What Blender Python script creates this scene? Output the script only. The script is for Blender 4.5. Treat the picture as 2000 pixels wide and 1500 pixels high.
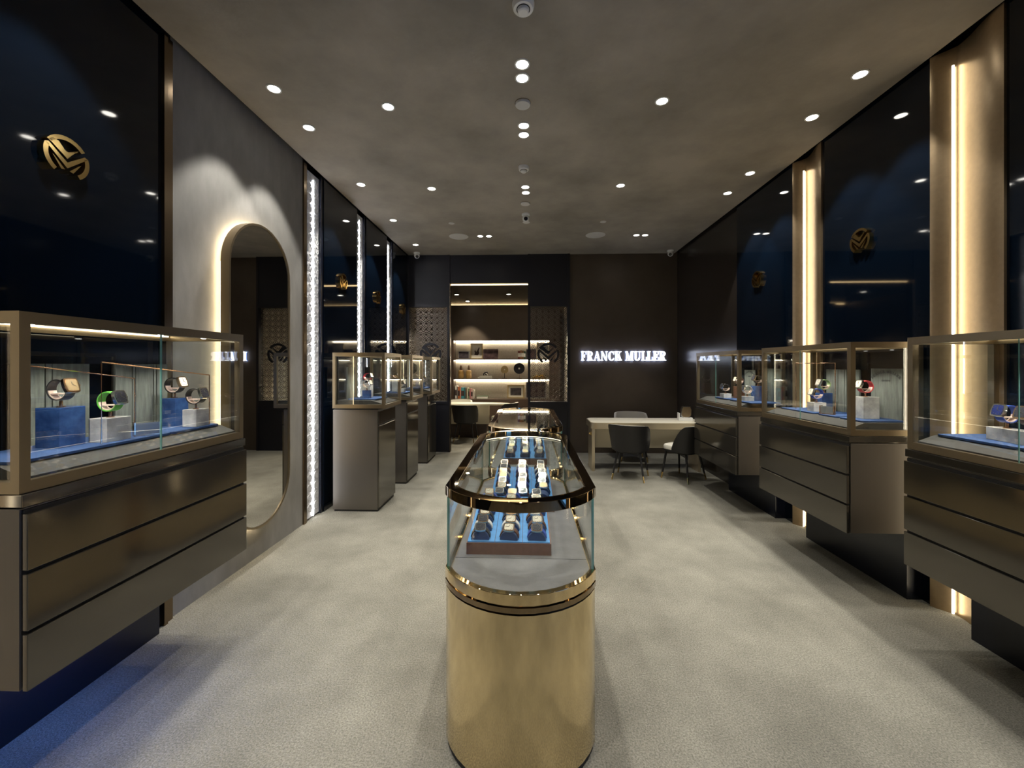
import bpy, math, random
from mathutils import Vector, Matrix
random.seed(7)
R = math.radians
scene = bpy.context.scene
for o in list(bpy.data.objects): bpy.data.objects.remove(o)
col = scene.collection

# ---------------------------------------------------------------- camera, world, exposure
F, CX, CY, YAW, EYE = 800.0, 1000.0, 714.0, R(2.2), 1.58
cam_d = bpy.data.cameras.new('camera'); cam = bpy.data.objects.new('camera', cam_d); col.objects.link(cam)
cam.location = (0, 0, EYE); cam.rotation_euler = (R(90), 0, YAW)
cam_d.sensor_width = 36; cam_d.lens = 36 * F / 2000; cam_d.shift_y = -(750 - CY) / 2000; cam_d.clip_start = .02
scene.camera = cam
w = bpy.data.worlds.new('world'); scene.world = w; w.use_nodes = True
w.node_tree.nodes['Background'].inputs[0].default_value = (.10, .30, .85, 1)
w.node_tree.nodes['Background'].inputs[1].default_value = 3.0
vs = scene.view_settings; vs.view_transform = 'Standard'; vs.look = 'None'; vs.gamma = 1; vs.use_curve_mapping = False
vs.exposure = 0.55
scene.cycles.transparent_max_bounces = 40; scene.cycles.max_bounces = 10; scene.cycles.glossy_bounces = 6
scene.cycles.sample_clamp_indirect = 4; scene.cycles.blur_glossy = 1.0; scene.cycles.use_denoising = True

# ---------------------------------------------------------------- pixel -> point on a known plane
def ray(x, y):
    a, b = (x - CX) / F, -(y - CY) / F
    c, s = math.cos(YAW), math.sin(YAW)
    return Vector((a * c - s, a * s + c, b))
def at_z(x, y, z): r = ray(x, y); return Vector((0, 0, EYE)) + r * ((z - EYE) / r.z)
def at_x(x, y, X): r = ray(x, y); return Vector((0, 0, EYE)) + r * (X / r.x)
def at_y(x, y, Y): r = ray(x, y); return Vector((0, 0, EYE)) + r * (Y / r.y)

# ---------------------------------------------------------------- materials
def mat(name, c=(.5, .5, .5), rough=.5, metal=0., emit=None, estr=0., coat=0., spec=.5, var=0., vscale=5., bump=0., bscale=100., stretch=(1, 1, 1), trans=0., aniso=0., c2=None):
    m = bpy.data.materials.new(name); m.use_nodes = True
    nt = m.node_tree; b = nt.nodes['Principled BSDF']; L = nt.links.new
    b.inputs['Base Color'].default_value = (*c, 1); b.inputs['Roughness'].default_value = rough
    b.inputs['Metallic'].default_value = metal; b.inputs['Specular IOR Level'].default_value = spec
    b.inputs['Coat Weight'].default_value = coat; b.inputs['Coat Roughness'].default_value = .03
    if trans: b.inputs['Transmission Weight'].default_value = trans
    if aniso: b.inputs['Anisotropic'].default_value = aniso
    if emit: b.inputs['Emission Color'].default_value = (*emit, 1); b.inputs['Emission Strength'].default_value = estr
    if var or bump or c2:
        tc = nt.nodes.new('ShaderNodeTexCoord'); mp = nt.nodes.new('ShaderNodeMapping'); mp.inputs['Scale'].default_value = stretch
        L(tc.outputs['Object'], mp.inputs[0])
    if var or c2:
        n = nt.nodes.new('ShaderNodeTexNoise'); n.inputs['Scale'].default_value = vscale; n.inputs['Detail'].default_value = 6; n.inputs['Roughness'].default_value = .6
        L(mp.outputs[0], n.inputs['Vector'])
        rp = nt.nodes.new('ShaderNodeValToRGB'); rp.color_ramp.elements[0].position = .33; rp.color_ramp.elements[1].position = .68
        lo = c if c2 else tuple(max(0, k * (1 - var)) for k in c); hi = c2 if c2 else tuple(min(1, k * (1 + var)) for k in c)
        rp.color_ramp.elements[0].color = (*lo, 1); rp.color_ramp.elements[1].color = (*hi, 1)
        L(n.outputs[0], rp.inputs[0]); L(rp.outputs[0], b.inputs['Base Color'])
    if bump:
        n2 = nt.nodes.new('ShaderNodeTexNoise'); n2.inputs['Scale'].default_value = bscale; n2.inputs['Detail'].default_value = 3
        L(mp.outputs[0], n2.inputs['Vector'])
        bp = nt.nodes.new('ShaderNodeBump'); bp.inputs['Strength'].default_value = bump; bp.inputs['Distance'].default_value = .01
        L(n2.outputs[0], bp.inputs['Height']); L(bp.outputs[0], b.inputs['Normal'])
    return m
def glass_mat(name, tint=(.97, 1, .985), f0=.045):
    m = bpy.data.materials.new(name); m.use_nodes = True; nt = m.node_tree; nt.nodes.clear(); L = nt.links.new
    out = nt.nodes.new('ShaderNodeOutputMaterial'); mx = nt.nodes.new('ShaderNodeMixShader')
    tr = nt.nodes.new('ShaderNodeBsdfTransparent'); tr.inputs[0].default_value = (*tint, 1)
    gl = nt.nodes.new('ShaderNodeBsdfGlossy'); gl.inputs['Roughness'].default_value = 0.0; gl.inputs[0].default_value = (1, 1, 1, 1)
    lw = nt.nodes.new('ShaderNodeLayerWeight'); lw.inputs[0].default_value = .5
    pw = nt.nodes.new('ShaderNodeMath'); pw.operation = 'POWER'; pw.inputs[1].default_value = 5
    ma = nt.nodes.new('ShaderNodeMath'); ma.operation = 'MULTIPLY_ADD'; ma.inputs[1].default_value = .9; ma.inputs[2].default_value = f0
    L(lw.outputs['Facing'], pw.inputs[0]); L(pw.outputs[0], ma.inputs[0]); L(ma.outputs[0], mx.inputs[0])
    L(tr.outputs[0], mx.inputs[1]); L(gl.outputs[0], mx.inputs[2]); L(mx.outputs[0], out.inputs[0])
    return m
def carpet_mat():
    m = mat('carpet', (.245, .236, .198), .95, spec=.1, var=.2, vscale=2.0, bump=.8, bscale=160)
    nt = m.node_tree; b = nt.nodes['Principled BSDF']; L = nt.links.new
    src = b.inputs['Base Color'].links[0].from_socket
    tc = [n for n in nt.nodes if n.type == 'TEX_COORD'][0]
    n = nt.nodes.new('ShaderNodeTexNoise'); n.inputs['Scale'].default_value = 130; n.inputs['Detail'].default_value = 4; n.inputs['Roughness'].default_value = .8
    L(tc.outputs['Object'], n.inputs['Vector'])
    rp = nt.nodes.new('ShaderNodeValToRGB'); rp.color_ramp.elements[0].position = .35; rp.color_ramp.elements[1].position = .65
    rp.color_ramp.elements[0].color = (.50, .50, .50, 1); rp.color_ramp.elements[1].color = (1.25, 1.25, 1.25, 1)
    L(n.outputs[0], rp.inputs[0])
    mx = nt.nodes.new('ShaderNodeMix'); mx.data_type = 'RGBA'; mx.blend_type = 'MULTIPLY'; mx.inputs[0].default_value = 1
    L(src, mx.inputs[6]); L(rp.outputs[0], mx.inputs[7]); L(mx.outputs[2], b.inputs['Base Color'])
    return m
WARM = (1, .87, .66); NEUT = (1, .95, .86)
M = dict(
    carpet=carpet_mat(),
    plaster=mat('ceiling plaster', (.34, .308, .258), .75, var=.24, vscale=1.3, bump=.15, bscale=30),
    blue_panel=mat('navy gloss panel', (.0016, .0042, .0095), .04, spec=.5),
    brown_wall=mat('dark bronze brown panel', (.10, .078, .06), .42, metal=.3, var=.12, vscale=2),
    brown_gloss=mat('dark brown satin wall', (.026, .021, .018), .22, spec=.6),
    navy_frame=mat('dark navy grey frame', (.0095, .010, .017), .42),
    grey_fabric=mat('grey wall fabric', (.20, .195, .185), .85, var=.10, vscale=9, bump=.06, bscale=160, stretch=(1, 1, .4)),
    black=mat('matte black', (.006, .006, .007), .5),
    kick=mat('navy black kick', (.006, .008, .016), .25),
    lacquer=mat('dark bronze lacquer', (.115, .105, .088), .10, metal=.75, spec=.6),
    brushed=mat('brushed bronze side', (.17, .155, .135), .36, metal=.75, aniso=.6, bump=.06, bscale=60, stretch=(1, 1, .02)),
    frame_bronze=mat('bronze frame', (.25, .20, .13), .34, metal=.9),
    bronze=mat('satin bronze column', (.40, .30, .185), .36, metal=.9, var=.06, vscale=30),
    trim_bronze=mat('dark bronze trim', (.22, .165, .11), .25, metal=1.),
    gold=mat('polished gold', (.86, .66, .36), .03, metal=1.),
    gold_ped=mat('polished gold plinth', (.80, .64, .37), .07, metal=1., bump=.012, bscale=7, stretch=(1, 1, .3)),
    dark_chrome=mat('dark polished band', (.30, .22, .13), .03, metal=1.),
    gold_sat=mat('gold emblem', (.72, .52, .22), .14, metal=1.),
    felt=mat('grey felt', (.16, .155, .16), .9, var=.12, vscale=14, bump=.2, bscale=200),
    slope=mat('grey suede', (.036, .035, .032), .9, var=.15, vscale=40),
    blue_velvet=mat('royal blue suede', (.013, .048, .15), .75, var=.15, vscale=30),
    blue_tray=mat('bright blue suede', (.075, .24, .52), .75, var=.12, vscale=30),
    blue_stone=mat('blue veined stone', (.015, .04, .13), .22, c2=(.04, .10, .26), vscale=11),
    marble=mat('grey veined marble', (.30, .30, .305), .25, c2=(.62, .61, .59), vscale=9),
    leather=mat('brown leather', (.16, .08, .055), .5, var=.1, vscale=40),
    brown_stone=mat('brown stone block', (.07, .03, .018), .3, c2=(.12, .055, .03), vscale=12),
    board=mat('grey green woven board', (.115, .128, .112), .9, var=.3, vscale=60, stretch=(1, 1, .12)),
    rose=mat('rose gold wire', (.72, .42, .26), .22, metal=1.),
    steel=mat('watch steel', (.75, .74, .72), .16, metal=1.),
    rosecase=mat('watch rose gold', (.86, .60, .40), .16, metal=1.),
    cushion=mat('watch cushion navy', (.02, .05, .14), .6),
    strap_black=mat('strap black', (.012, .012, .014), .45), strap_brown=mat('strap brown', (.10, .04, .02), .5),
    strap_white=mat('strap white', (.65, .63, .60), .45), strap_green=mat('strap green', (.10, .42, .05), .45),
    strap_red=mat('strap red', (.62, .05, .06), .4), strap_blue=mat('strap blue', (.03, .07, .35), .4), strap_lime=mat('strap pale green', (.40, .58, .25), .4),
    dial_dark=mat('dial dark', (.03, .03, .04), .25), dial_white=mat('dial ivory', (.60, .55, .44), .3), dial_gold=mat('dial gold', (.75, .55, .3), .25, metal=.8), dial_blue=mat('dial blue', (.012, .02, .10), .25),
    plate=mat('blush leather plate', (.72, .55, .47), .5),
    white_plastic=mat('white plastic', (.86, .86, .84), .4), grey_plate=mat('pale grey plate', (.66, .66, .64), .55),
    lens=mat('lit lens', (1, 1, 1), .4, emit=(1, .95, .85), estr=14), led=mat('warm led', (1, 1, 1), .5, emit=(1, .88, .68), estr=30),
    led_line=mat('amber led line', (1, 1, 1), .5, emit=(1, .70, .34), estr=7), led_cool=mat('cool led', (1, 1, 1), .5, emit=(.95, .96, 1), estr=24),
    led_case=mat('case led', (1, 1, 1), .5, emit=(1, .87, .62), estr=6),
    led_column=mat('column led', (1, 1, 1), .5, emit=(1, .86, .62), estr=7.5),
    sign=mat('lit sign face', (1, 1, 1), .4, emit=(.90, .93, 1), estr=1.2), sign_side=mat('sign return', (.05, .05, .06), .4),
    halo=mat('sign halo led', (1, 1, 1), .4, emit=(.25, .42, 1), estr=2.6),
    emboss=mat('embossed white panel', (.66, .66, .68), .35),
    cream=mat('cream lacquer', (.50, .45, .34), .4), champagne=mat('champagne metal', (.62, .53, .38), .3, metal=.85), cream_leather=mat('cream leather', (.62, .58, .47), .5),
    chair_black=mat('black leather', (.014, .013, .014), .45), chair_seat=mat('ivory leather', (.68, .66, .58), .5), chair_grey=mat('pale grey leather', (.40, .38, .34), .5),
    beige=mat('beige wall covering', (.52, .47, .38), .85, var=.1, vscale=30), walnut=mat('dark walnut', (.06, .038, .026), .4, var=.2, vscale=8, stretch=(.2, 1, 1)),
    mirror=mat('bronze mirror', (.60, .58, .54), .005, metal=1.), lens_dark=mat('dark lens', (.01, .01, .012), .08),
    pic_dark=mat('dark print', (.02, .018, .022), .3, c2=(.10, .08, .09), vscale=14), pic_light=mat('light print', (.60, .56, .50), .4, c2=(.75, .72, .66), vscale=6),
    pic_plum=mat('plum print', (.03, .012, .016), .3, c2=(.17, .11, .11), vscale=9), ink=mat('print ink', (.05, .03, .03), .5), mat_board=mat('picture mount', (.62, .58, .48), .7),
    gilt=mat('gilt picture frame', (.55, .42, .22), .35, metal=.7), silver=mat('silver frame', (.55, .54, .50), .3, metal=.8),
    amber=mat('amber glass', (.42, .26, .09), .2, spec=.7), amber_dark=mat('amber stopper', (.16, .09, .04), .35), paper=mat('book paper', (.70, .67, .60), .8),
    stone_gold=mat('ochre jade', (.42, .32, .15), .4), stone_black=mat('black stone', (.012, .012, .016), .3), pearl=mat('pearl', (.75, .73, .68), .35),
    gold_orn=mat('gold ornament', (.8, .5, .08), .25, metal=.9), acrylic=mat('grey acrylic', (.16, .17, .17), .2),
    print_grey=mat('grey lettering', (.03, .035, .035), .6))
GLASS = glass_mat('clear glass', (.985, 1, .994)); TOPGLASS = glass_mat('case top glass', (.97, .99, .98), .05); EDGE = mat('glass edge', (.13, .30, .27), .15, emit=(.25, .6, .5), estr=.0)
ADDED_GLASS = glass_mat('added window glass', (.9, .97, 1), .05)

# ---------------------------------------------------------------- mesh helpers
class MB:
    def __init__(s): s.v = []; s.f = []; s.m = []
    def add(s, v, f, mi=0):
        o = len(s.v); s.v += [tuple(p) for p in v]; s.f += [tuple(i + o for i in q) for q in f]; s.m += [mi] * len(f); return s
    def box(s, x0, x1, y0, y1, z0, z1, mi=0):
        x0, x1 = sorted((x0, x1)); y0, y1 = sorted((y0, y1)); z0, z1 = sorted((z0, z1))
        return s.add([(x0, y0, z0), (x1, y0, z0), (x1, y1, z0), (x0, y1, z0), (x0, y0, z1), (x1, y0, z1), (x1, y1, z1), (x0, y1, z1)],
                     [(3, 2, 1, 0), (4, 5, 6, 7), (0, 1, 5, 4), (1, 2, 6, 5), (2, 3, 7, 6), (3, 0, 4, 7)], mi)
    def prism(s, poly, a0, a1, ax='z', mi=0):
        # poly: 2D points; ax z -> (x,y), ax y -> (x,z), ax x -> (y,z)
        def P(p, a): return (p[0], p[1], a) if ax == 'z' else ((p[0], a, p[1]) if ax == 'y' else (a, p[0], p[1]))
        ar = sum(poly[i][0] * poly[(i + 1) % len(poly)][1] - poly[(i + 1) % len(poly)][0] * poly[i][1] for i in range(len(poly)))
        if (ar < 0) != (ax == 'y'): poly = poly[::-1]
        n = len(poly); v = [P(p, a0) for p in poly] + [P(p, a1) for p in poly]
        if a0 > a1: v = v[n:] + v[:n]
        f = [tuple(range(n - 1, -1, -1)), tuple(range(n, 2 * n))] + [(i, (i + 1) % n, n + (i + 1) % n, n + i) for i in range(n)]
        return s.add(v, f, mi)
    def ring(s, outer, inner, z0, z1, mi=0, closed=True):
        n = len(outer); v = [(*p, z0) for p in outer] + [(*p, z0) for p in inner] + [(*p, z1) for p in outer] + [(*p, z1) for p in inner]
        f = []
        for i in range(n if closed else n - 1):
            j = (i + 1) % n
            f += [(i, j, 2 * n + j, 2 * n + i), (n + j, n + i, 3 * n + i, 3 * n + j), (2 * n + i, 2 * n + j, 3 * n + j, 3 * n + i), (j, i, n + i, n + j)]
        if not closed: f += [(n, 0, 2 * n, 3 * n), (n - 1, 2 * n - 1, 4 * n - 1, 3 * n - 1)]
        return s.add(v, f, mi)
    def lathe(s, prof, n=24, c=(0, 0, 0), ax='z', mi=0, cap=True):
        v = []
        for r, h in prof:
            for k in range(n):
                a = 2 * math.pi * k / n; p = (r * math.cos(a), r * math.sin(a), h)
                if ax == 'y': p = (p[0], -p[2], p[1])
                elif ax == 'x': p = (p[2], p[0], p[1])
                v.append((p[0] + c[0], p[1] + c[1], p[2] + c[2]))
        f = []
        for i in range(len(prof) - 1):
            for k in range(n):
                f.append((i * n + k, i * n + (k + 1) % n, (i + 1) * n + (k + 1) % n, (i + 1) * n + k))
        if cap: f += [tuple(range(n - 1, -1, -1)), tuple((len(prof) - 1) * n + k for k in range(n))]
        return s.add(v, f, mi)
    def tube(s, path, r, n=8, mi=0):
        pts = [Vector(p) for p in path]; rr = r if isinstance(r, (list, tuple)) else [r] * len(pts)
        v = []; up = Vector((0, 0, 1))
        for i, p in enumerate(pts):
            d = (pts[min(i + 1, len(pts) - 1)] - pts[max(i - 1, 0)]).normalized()
            a = d.cross(up if abs(d.z) < .9 else Vector((0, 1, 0))).normalized(); b = d.cross(a)
            v += [p + (a * math.cos(2 * math.pi * k / n) + b * math.sin(2 * math.pi * k / n)) * rr[i] for k in range(n)]
        f = [(i * n + k, i * n + (k + 1) % n, (i + 1) * n + (k + 1) % n, (i + 1) * n + k) for i in range(len(pts) - 1) for k in range(n)]
        f += [tuple(range(n - 1, -1, -1)), tuple((len(pts) - 1) * n + k for k in range(n))]
        return s.add(v, f, mi)
    def xf(s, mtx, start=0):
        for i in range(start, len(s.v)): s.v[i] = tuple(mtx @ Vector(s.v[i]))
        return s
    def mesh(s, name, mats, smooth=False, fix=True):
        me = bpy.data.meshes.new(name); me.from_pydata(s.v, [], s.f)
        for m_ in (mats if isinstance(mats, (list, tuple)) else [mats]): me.materials.append(m_)
        for p, i in zip(me.polygons, s.m): p.material_index = i
        if fix:
            import bmesh
            bm = bmesh.new(); bm.from_mesh(me); bmesh.ops.recalc_face_normals(bm, faces=bm.faces); bm.to_mesh(me); bm.free()
        if smooth:
            for p in me.polygons: p.use_smooth = True
            try: me.set_sharp_from_angle(angle=R(35))
            except Exception: pass
        return me
    def build(s, name, mats, parent=None, smooth=False, bevel=0.):
        return link(name, s.mesh(name, mats, smooth), parent, bevel=bevel)
def link(name, me, parent=None, loc=None, rot=None, bevel=0.):
    o = bpy.data.objects.new(name, me); col.objects.link(o)
    if parent: o.parent = parent
    if loc is not None: o.location = loc
    if rot is not None: o.rotation_euler = rot
    if bevel:
        b = o.modifiers.new('bevel', 'BEVEL'); b.width = bevel; b.segments = 2; b.limit_method = 'ANGLE'; b.angle_limit = R(40)
    return o
def tag(o, label, cat, group=None):
    o['label'] = label; o['category'] = cat
    if group: o['group'] = group
    return o
def struct(o, label=None, cat=None):
    o['kind'] = 'structure'
    if label: o['label'] = label
    if cat: o['category'] = cat
    return o
def thing(name, label, cat, loc=(0, 0, 0), rz=0, group=None):
    o = bpy.data.objects.new(name, None); o.empty_display_size = .05; col.objects.link(o)
    o.location = loc; o.rotation_euler = (0, 0, rz); return tag(o, label, cat, group)
def dup(root, loc, rot=None, label=None, parts_mats=None):
    r = root.copy(); col.objects.link(r); r.location = loc
    if rot is not None: r.rotation_euler = rot
    if label: r['label'] = label
    for ch in root.children:
        c = ch.copy(); col.objects.link(c); c.parent = r
        for g in ch.children:
            d = g.copy(); col.objects.link(d); d.parent = c
    return r
def spot(loc, target, power, ang, blend=.4, color=NEUT, radius=.03, parent=None):
    l = bpy.data.lights.new('lamp', 'SPOT'); l.energy = power; l.spot_size = R(ang); l.spot_blend = blend; l.color = color; l.shadow_soft_size = radius
    o = bpy.data.objects.new('lamp', l); col.objects.link(o); o.location = loc
    o.rotation_euler = (Vector(target) - Vector(loc)).to_track_quat('-Z', 'Y').to_euler(); return o
def rrect(x0, x1, y0, y1, r, n=5):
    p = []
    for cx, cy, a0 in ((x1 - r, y0 + r, -90), (x1 - r, y1 - r, 0), (x0 + r, y1 - r, 90), (x0 + r, y0 + r, 180)):
        p += [(cx + r * math.cos(R(a0 + 90 * k / n)), cy + r * math.sin(R(a0 + 90 * k / n))) for k in range(n + 1)]
    return p
def arc(r, a0, a1, n=10, cx=0, cy=0): return [(cx + r * math.cos(R(a0 + (a1 - a0) * k / n)), cy + r * math.sin(R(a0 + (a1 - a0) * k / n))) for k in range(n + 1)]

# ---------------------------------------------------------------- the setting
XL, XR, CEIL, YB, YF = -2.22, 2.68, 3.60, 7.45, -1.7
YV = 10.22                                   # rear wall of the room behind the screens
struct(MB().box(XL - .2, XR + .2, YF - 2.2, YV + .1, -.1, 0).build('floor', M['carpet']), 'pale grey cut pile carpet covering the shop floor', 'carpet')
struct(MB().box(-2.185, 2.635, YF, YB + .05, CEIL, CEIL + .12).build('ceiling', M['plaster']), 'dark taupe mottled plaster ceiling', 'ceiling')
struct(MB().box(XL - .3, XR + .3, YF - .1, YV + .2, CEIL + .12, CEIL + .2).build('ceiling_slab', M['black']), 'black slab above the ceiling shadow gap', 'ceiling')

# left wall: gloss panel, bronze trim, grey fabric bay, lit embossed strips between gloss panels
wl = struct(MB().box(XL - .2, XL - .09, YF, YB + .1, 0, CEIL + .12).build('wall_left', M['black']), 'black backing wall behind the gloss panels and grey bay', 'wall')
MB().box(XL - .09, XL, YF, .62, 0, CEIL + .1).build('gloss_panel', M['blue_panel'], wl)
MB().box(XL - .09, XL, 1.02, 2.40, 0, CEIL + .1).build('gloss_panel', M['blue_panel'], wl)
t1 = MB().box(XL - .09, XL + .02, 2.40, 2.425, 0, CEIL).box(XL - .09, XL + .005, 2.44, 2.475, 0, CEIL).build('bronze_trim', M['trim_bronze'], wl)
MB().box(XL - .09, XL - .012, 2.475, 3.98, 0, CEIL + .1).build('fabric_panel', M['grey_fabric'], wl)
MB().box(XL - .09, XL + .004, 3.98, 4.03, 0, CEIL).build('fabric_edge_trim', M['trim_bronze'], wl)
STRIPS = [(4.05, 4.30), (5.22, 5.46), (6.34, 6.58)]
for y0, y1 in ((4.345, 5.205), (5.505, 6.325), (6.625, 7.45)):
    MB().box(XL - .09, XL + .02, y0, y1, 0, CEIL + .1).build('gloss_panel', M['blue_panel'], wl)
# right wall
wr = struct(MB().box(XR + .09, XR + .2, .45, YV + .1, 0, CEIL + .12).box(XR + .09, XR + .2, YF, .45, 1.7, CEIL + .12).box(XR + .09, XR + .2, YF, -1.2, 0, 1.7).box(XR + .09, XR + .2, -1.2, .45, 0, .06).build('wall_right', M['black']), 'black backing wall behind gloss panels and bronze columns', 'wall')
MB().box(XR, XR + .09, 5.32, YB, 0, CEIL + .1).build('brown_panel', M['brown_gloss'], wr)
for y0, y1 in ((4.20, 5.32), (2.80, 3.80), (.9, 2.38)):
    MB().box(XR - .02, XR + .09, y0, y1, 0, CEIL + .1).build('gloss_panel', M['blue_panel'], wr)
MB().box(XR - .02, XR + .09, YF, .5, 1.7, CEIL + .1).build('gloss_panel', M['blue_panel'], wr)
# front (shop entrance behind the camera)
wf = struct(MB().box(XL - .2, XR + .2, YF - .1, YF, 0, CEIL + .12).build('wall_front', M['brown_wall']), 'dark brown shop front wall around the entrance doors', 'wall')
for k in (-1, 1):
    d_ = struct(MB().box(k * .01, k * .80, YF + .0, YF + .04, 0, 2.4).build('door_%d' % (1 if k < 0 else 2), M['trim_bronze']), 'dark bronze entrance door leaf', 'door')
    MB().tube([(k * .08, YF + .09, .9), (k * .08, YF + .09, 1.4)], .012, 8).box(k * .075, k * .085, YF + .04, YF + .09, .95, .97).box(k * .075, k * .085, YF + .04, YF + .09, 1.33, 1.35).build('handle', M['gold_sat'], d_)
struct(MB().box(XR + .14, XR + .15, -1.2, .45, .06, 1.7).build('added_window_1', ADDED_GLASS), 'clear glass side window added to let blue light in', 'window')  # unseen window, added so blue background light reaches the left carpet
# back wall: brown panel, lintel, partition frames
XO0, XO1, XP = at_y(879, 700, YB).x, at_y(1031, 700, YB).x, at_y(1113, 700, YB).x
XPL = XL
ZL = 3.08
wb = struct(MB().box(XP, XR + .1, YB + .02, YB + .12, 0, CEIL + .12).build('wall_back', M['brown_wall']), 'dark brown satin back wall carrying the lit sign', 'wall')
lint = struct(MB().box(XO0, XO1, YB + .0, YB + .1, ZL, CEIL + .12).build('trim_1', M['navy_frame']), 'dark navy lintel panel above the opening to the shelf room', 'lintel')
ZS0, ZS1 = at_y(1070, 786, YB).z, at_y(1070, 597, YB).z
def partition(name, xa, xb, label):
    p = struct(MB().box(xa, xb, YB - .02, YB + .1, 0, ZS0 - .03).box(xa, xb, YB - .02, YB + .1, ZS1 + .03, CEIL + .1).build(name, M['navy_frame']), label, 'partition')
    MB().box(xa, xa + .045, YB - .03, YB + .11, 0, CEIL + .1).build('post', M['navy_frame'], p)
    MB().box(xb - .045, xb, YB - .03, YB + .11, 0, CEIL + .1).build('post', M['navy_frame'], p)
    MB().box(xa + .045, xb - .045, YB - .03, YB + .11, ZS0 - .03, ZS0 + .015).build('rail', M['navy_frame'], p)
    MB().box(xa + .045, xb - .045, YB - .03, YB + .11, ZS1 - .015, ZS1 + .03).build('rail', M['navy_frame'], p)
    return p
pl = partition('partition_screen', XPL, XO0, 'dark navy partition with filigree screen behind the narrow display pedestals')
pr = partition('partition_screen', XO1, XP, 'dark navy partition with filigree screen next to the brown sign wall')
MB().box(XO0, XO0 + .012, YB - .035, YB - .02, 0, ZL).build('bronze_edge', M['trim_bronze'], pl)

# ---------------------------------------------------------------- emblem (round monogram of straps)
def emblem_mb(r=1., d=.3, ax='y', n=8):
    P = []
    def band(a0, a1, ro, ri, k=n): o, i = arc(ro, a0, a1, k), arc(ri, a0, a1, k); return [[o[j], o[j + 1], i[j + 1], i[j]] for j in range(k)]
    P += band(38, 148, 1, .80)
    P += [[(-.80, .53), (-.60, .66), (-.36, .62), (-.10, .30)], [(-.80, .53), (-.10, .30), (.22, .24), (0, -.06)], [(.02, .26), (.40, .42), (.50, .56), (.36, .36), (.0, -.06)][:3] + [(.22, .24)]]
    P += [[(-.93, .34), (-.78, .40), (.0, -.24), (.0, -.52)], [(0, -.24), (.78, .40), (.93, .34), (0, -.52)]]
    P += band(160, 236, 1, .80) + band(304, 380, 1, .80)
    P += [[(-.62, -.10), (-.50, -.20), (-.10, -.62), (-.26, -.66)], [(.62, -.10), (.50, -.20), (.10, -.62), (.26, -.66)]]
    mb = MB()
    for p in P: mb.prism([(x * r, y * r) for x, y in p], 0, d, ax)
    return mb
# wall emblems: local mesh faces -y; rotate so it faces the room
em = emblem_mb(.098, -.03).mesh('wall_emblem', M['gold_sat'])
for (px, py, side, lab) in ((120, 302, -1, 'round gold monogram emblem on the gloss panel above the cabinet beside the mirror'), (667, 553, -1, 'round gold monogram emblem on gloss panel behind the strip-side pedestal case'),
                            (736, 586, -1, 'round gold monogram emblem on gloss panel between the second and third lit strips'), (786, 607, -1, 'round gold monogram emblem on gloss panel next to the filigree screen'),
                            (1686, 475, 1, 'round gold monogram emblem on gloss panel between two bronze columns'), (1482, 553, 1, 'round gold monogram emblem on gloss panel beside the dark brown side wall')):
    xw = (XL + (.0 if px < 300 else .02)) if side < 0 else XR - .02
    p = at_x(px, py, xw)
    tag(link('wall_emblem', em, None, (xw, p.y, 2.57), (0, 0, R(90) if side < 0 else R(-90))), lab, 'emblem', 'gold wall emblems')
# filigree screens
fil = MB()
fil.ring(arc(.053, 0, 360, 16)[:-1], arc(.0465, 0, 360, 16)[:-1], -.004, .004)
fil.prism([(-.048, .014), (-.040, .024), (.004, -.018), (0, -.03)], -.004, .004).prism([(.048, .014), (.040, .024), (-.004, -.018), (0, -.03)], -.004, .004)
fil.prism([(-.026, .034), (.026, .034), (0, .006)], -.004, .004).prism([(-.03, -.022), (-.018, -.04), (-.012, -.04), (-.012, -.03)], -.004, .004).prism([(.03, -.022), (.018, -.04), (.012, -.04), (.012, -.03)], -.004, .004)
fil.xf(Matrix.Rotation(R(90), 4, 'X'))
film = fil.mesh('filigree_motif', mat('filigree metal', (.20, .175, .15), .3, metal=.9))
bigem = emblem_mb(.20, -.03).mesh('screen_emblem', M['navy_frame'])
for p, xa, xb in ((pl, XPL + .045, XO0 - .045), (pr, XO1 + .045, XP - .045)):
    nx = max(1, round((xb - xa) / .104)); nz = round((ZS1 - ZS0) / .104); sx = (xb - xa) / nx; sz = (ZS1 - ZS0) / nz
    for i in range(nx):
        for k in range(nz):
            link('filigree_motif', film, p, (xa + (i + .5) * sx, YB + .04, ZS0 + (k + .5) * sz))
    e = at_y(1071 if p is pr else 841, 691, YB)
    link('screen_emblem', bigem, p, (e.x, YB + .03, e.z))

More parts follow.
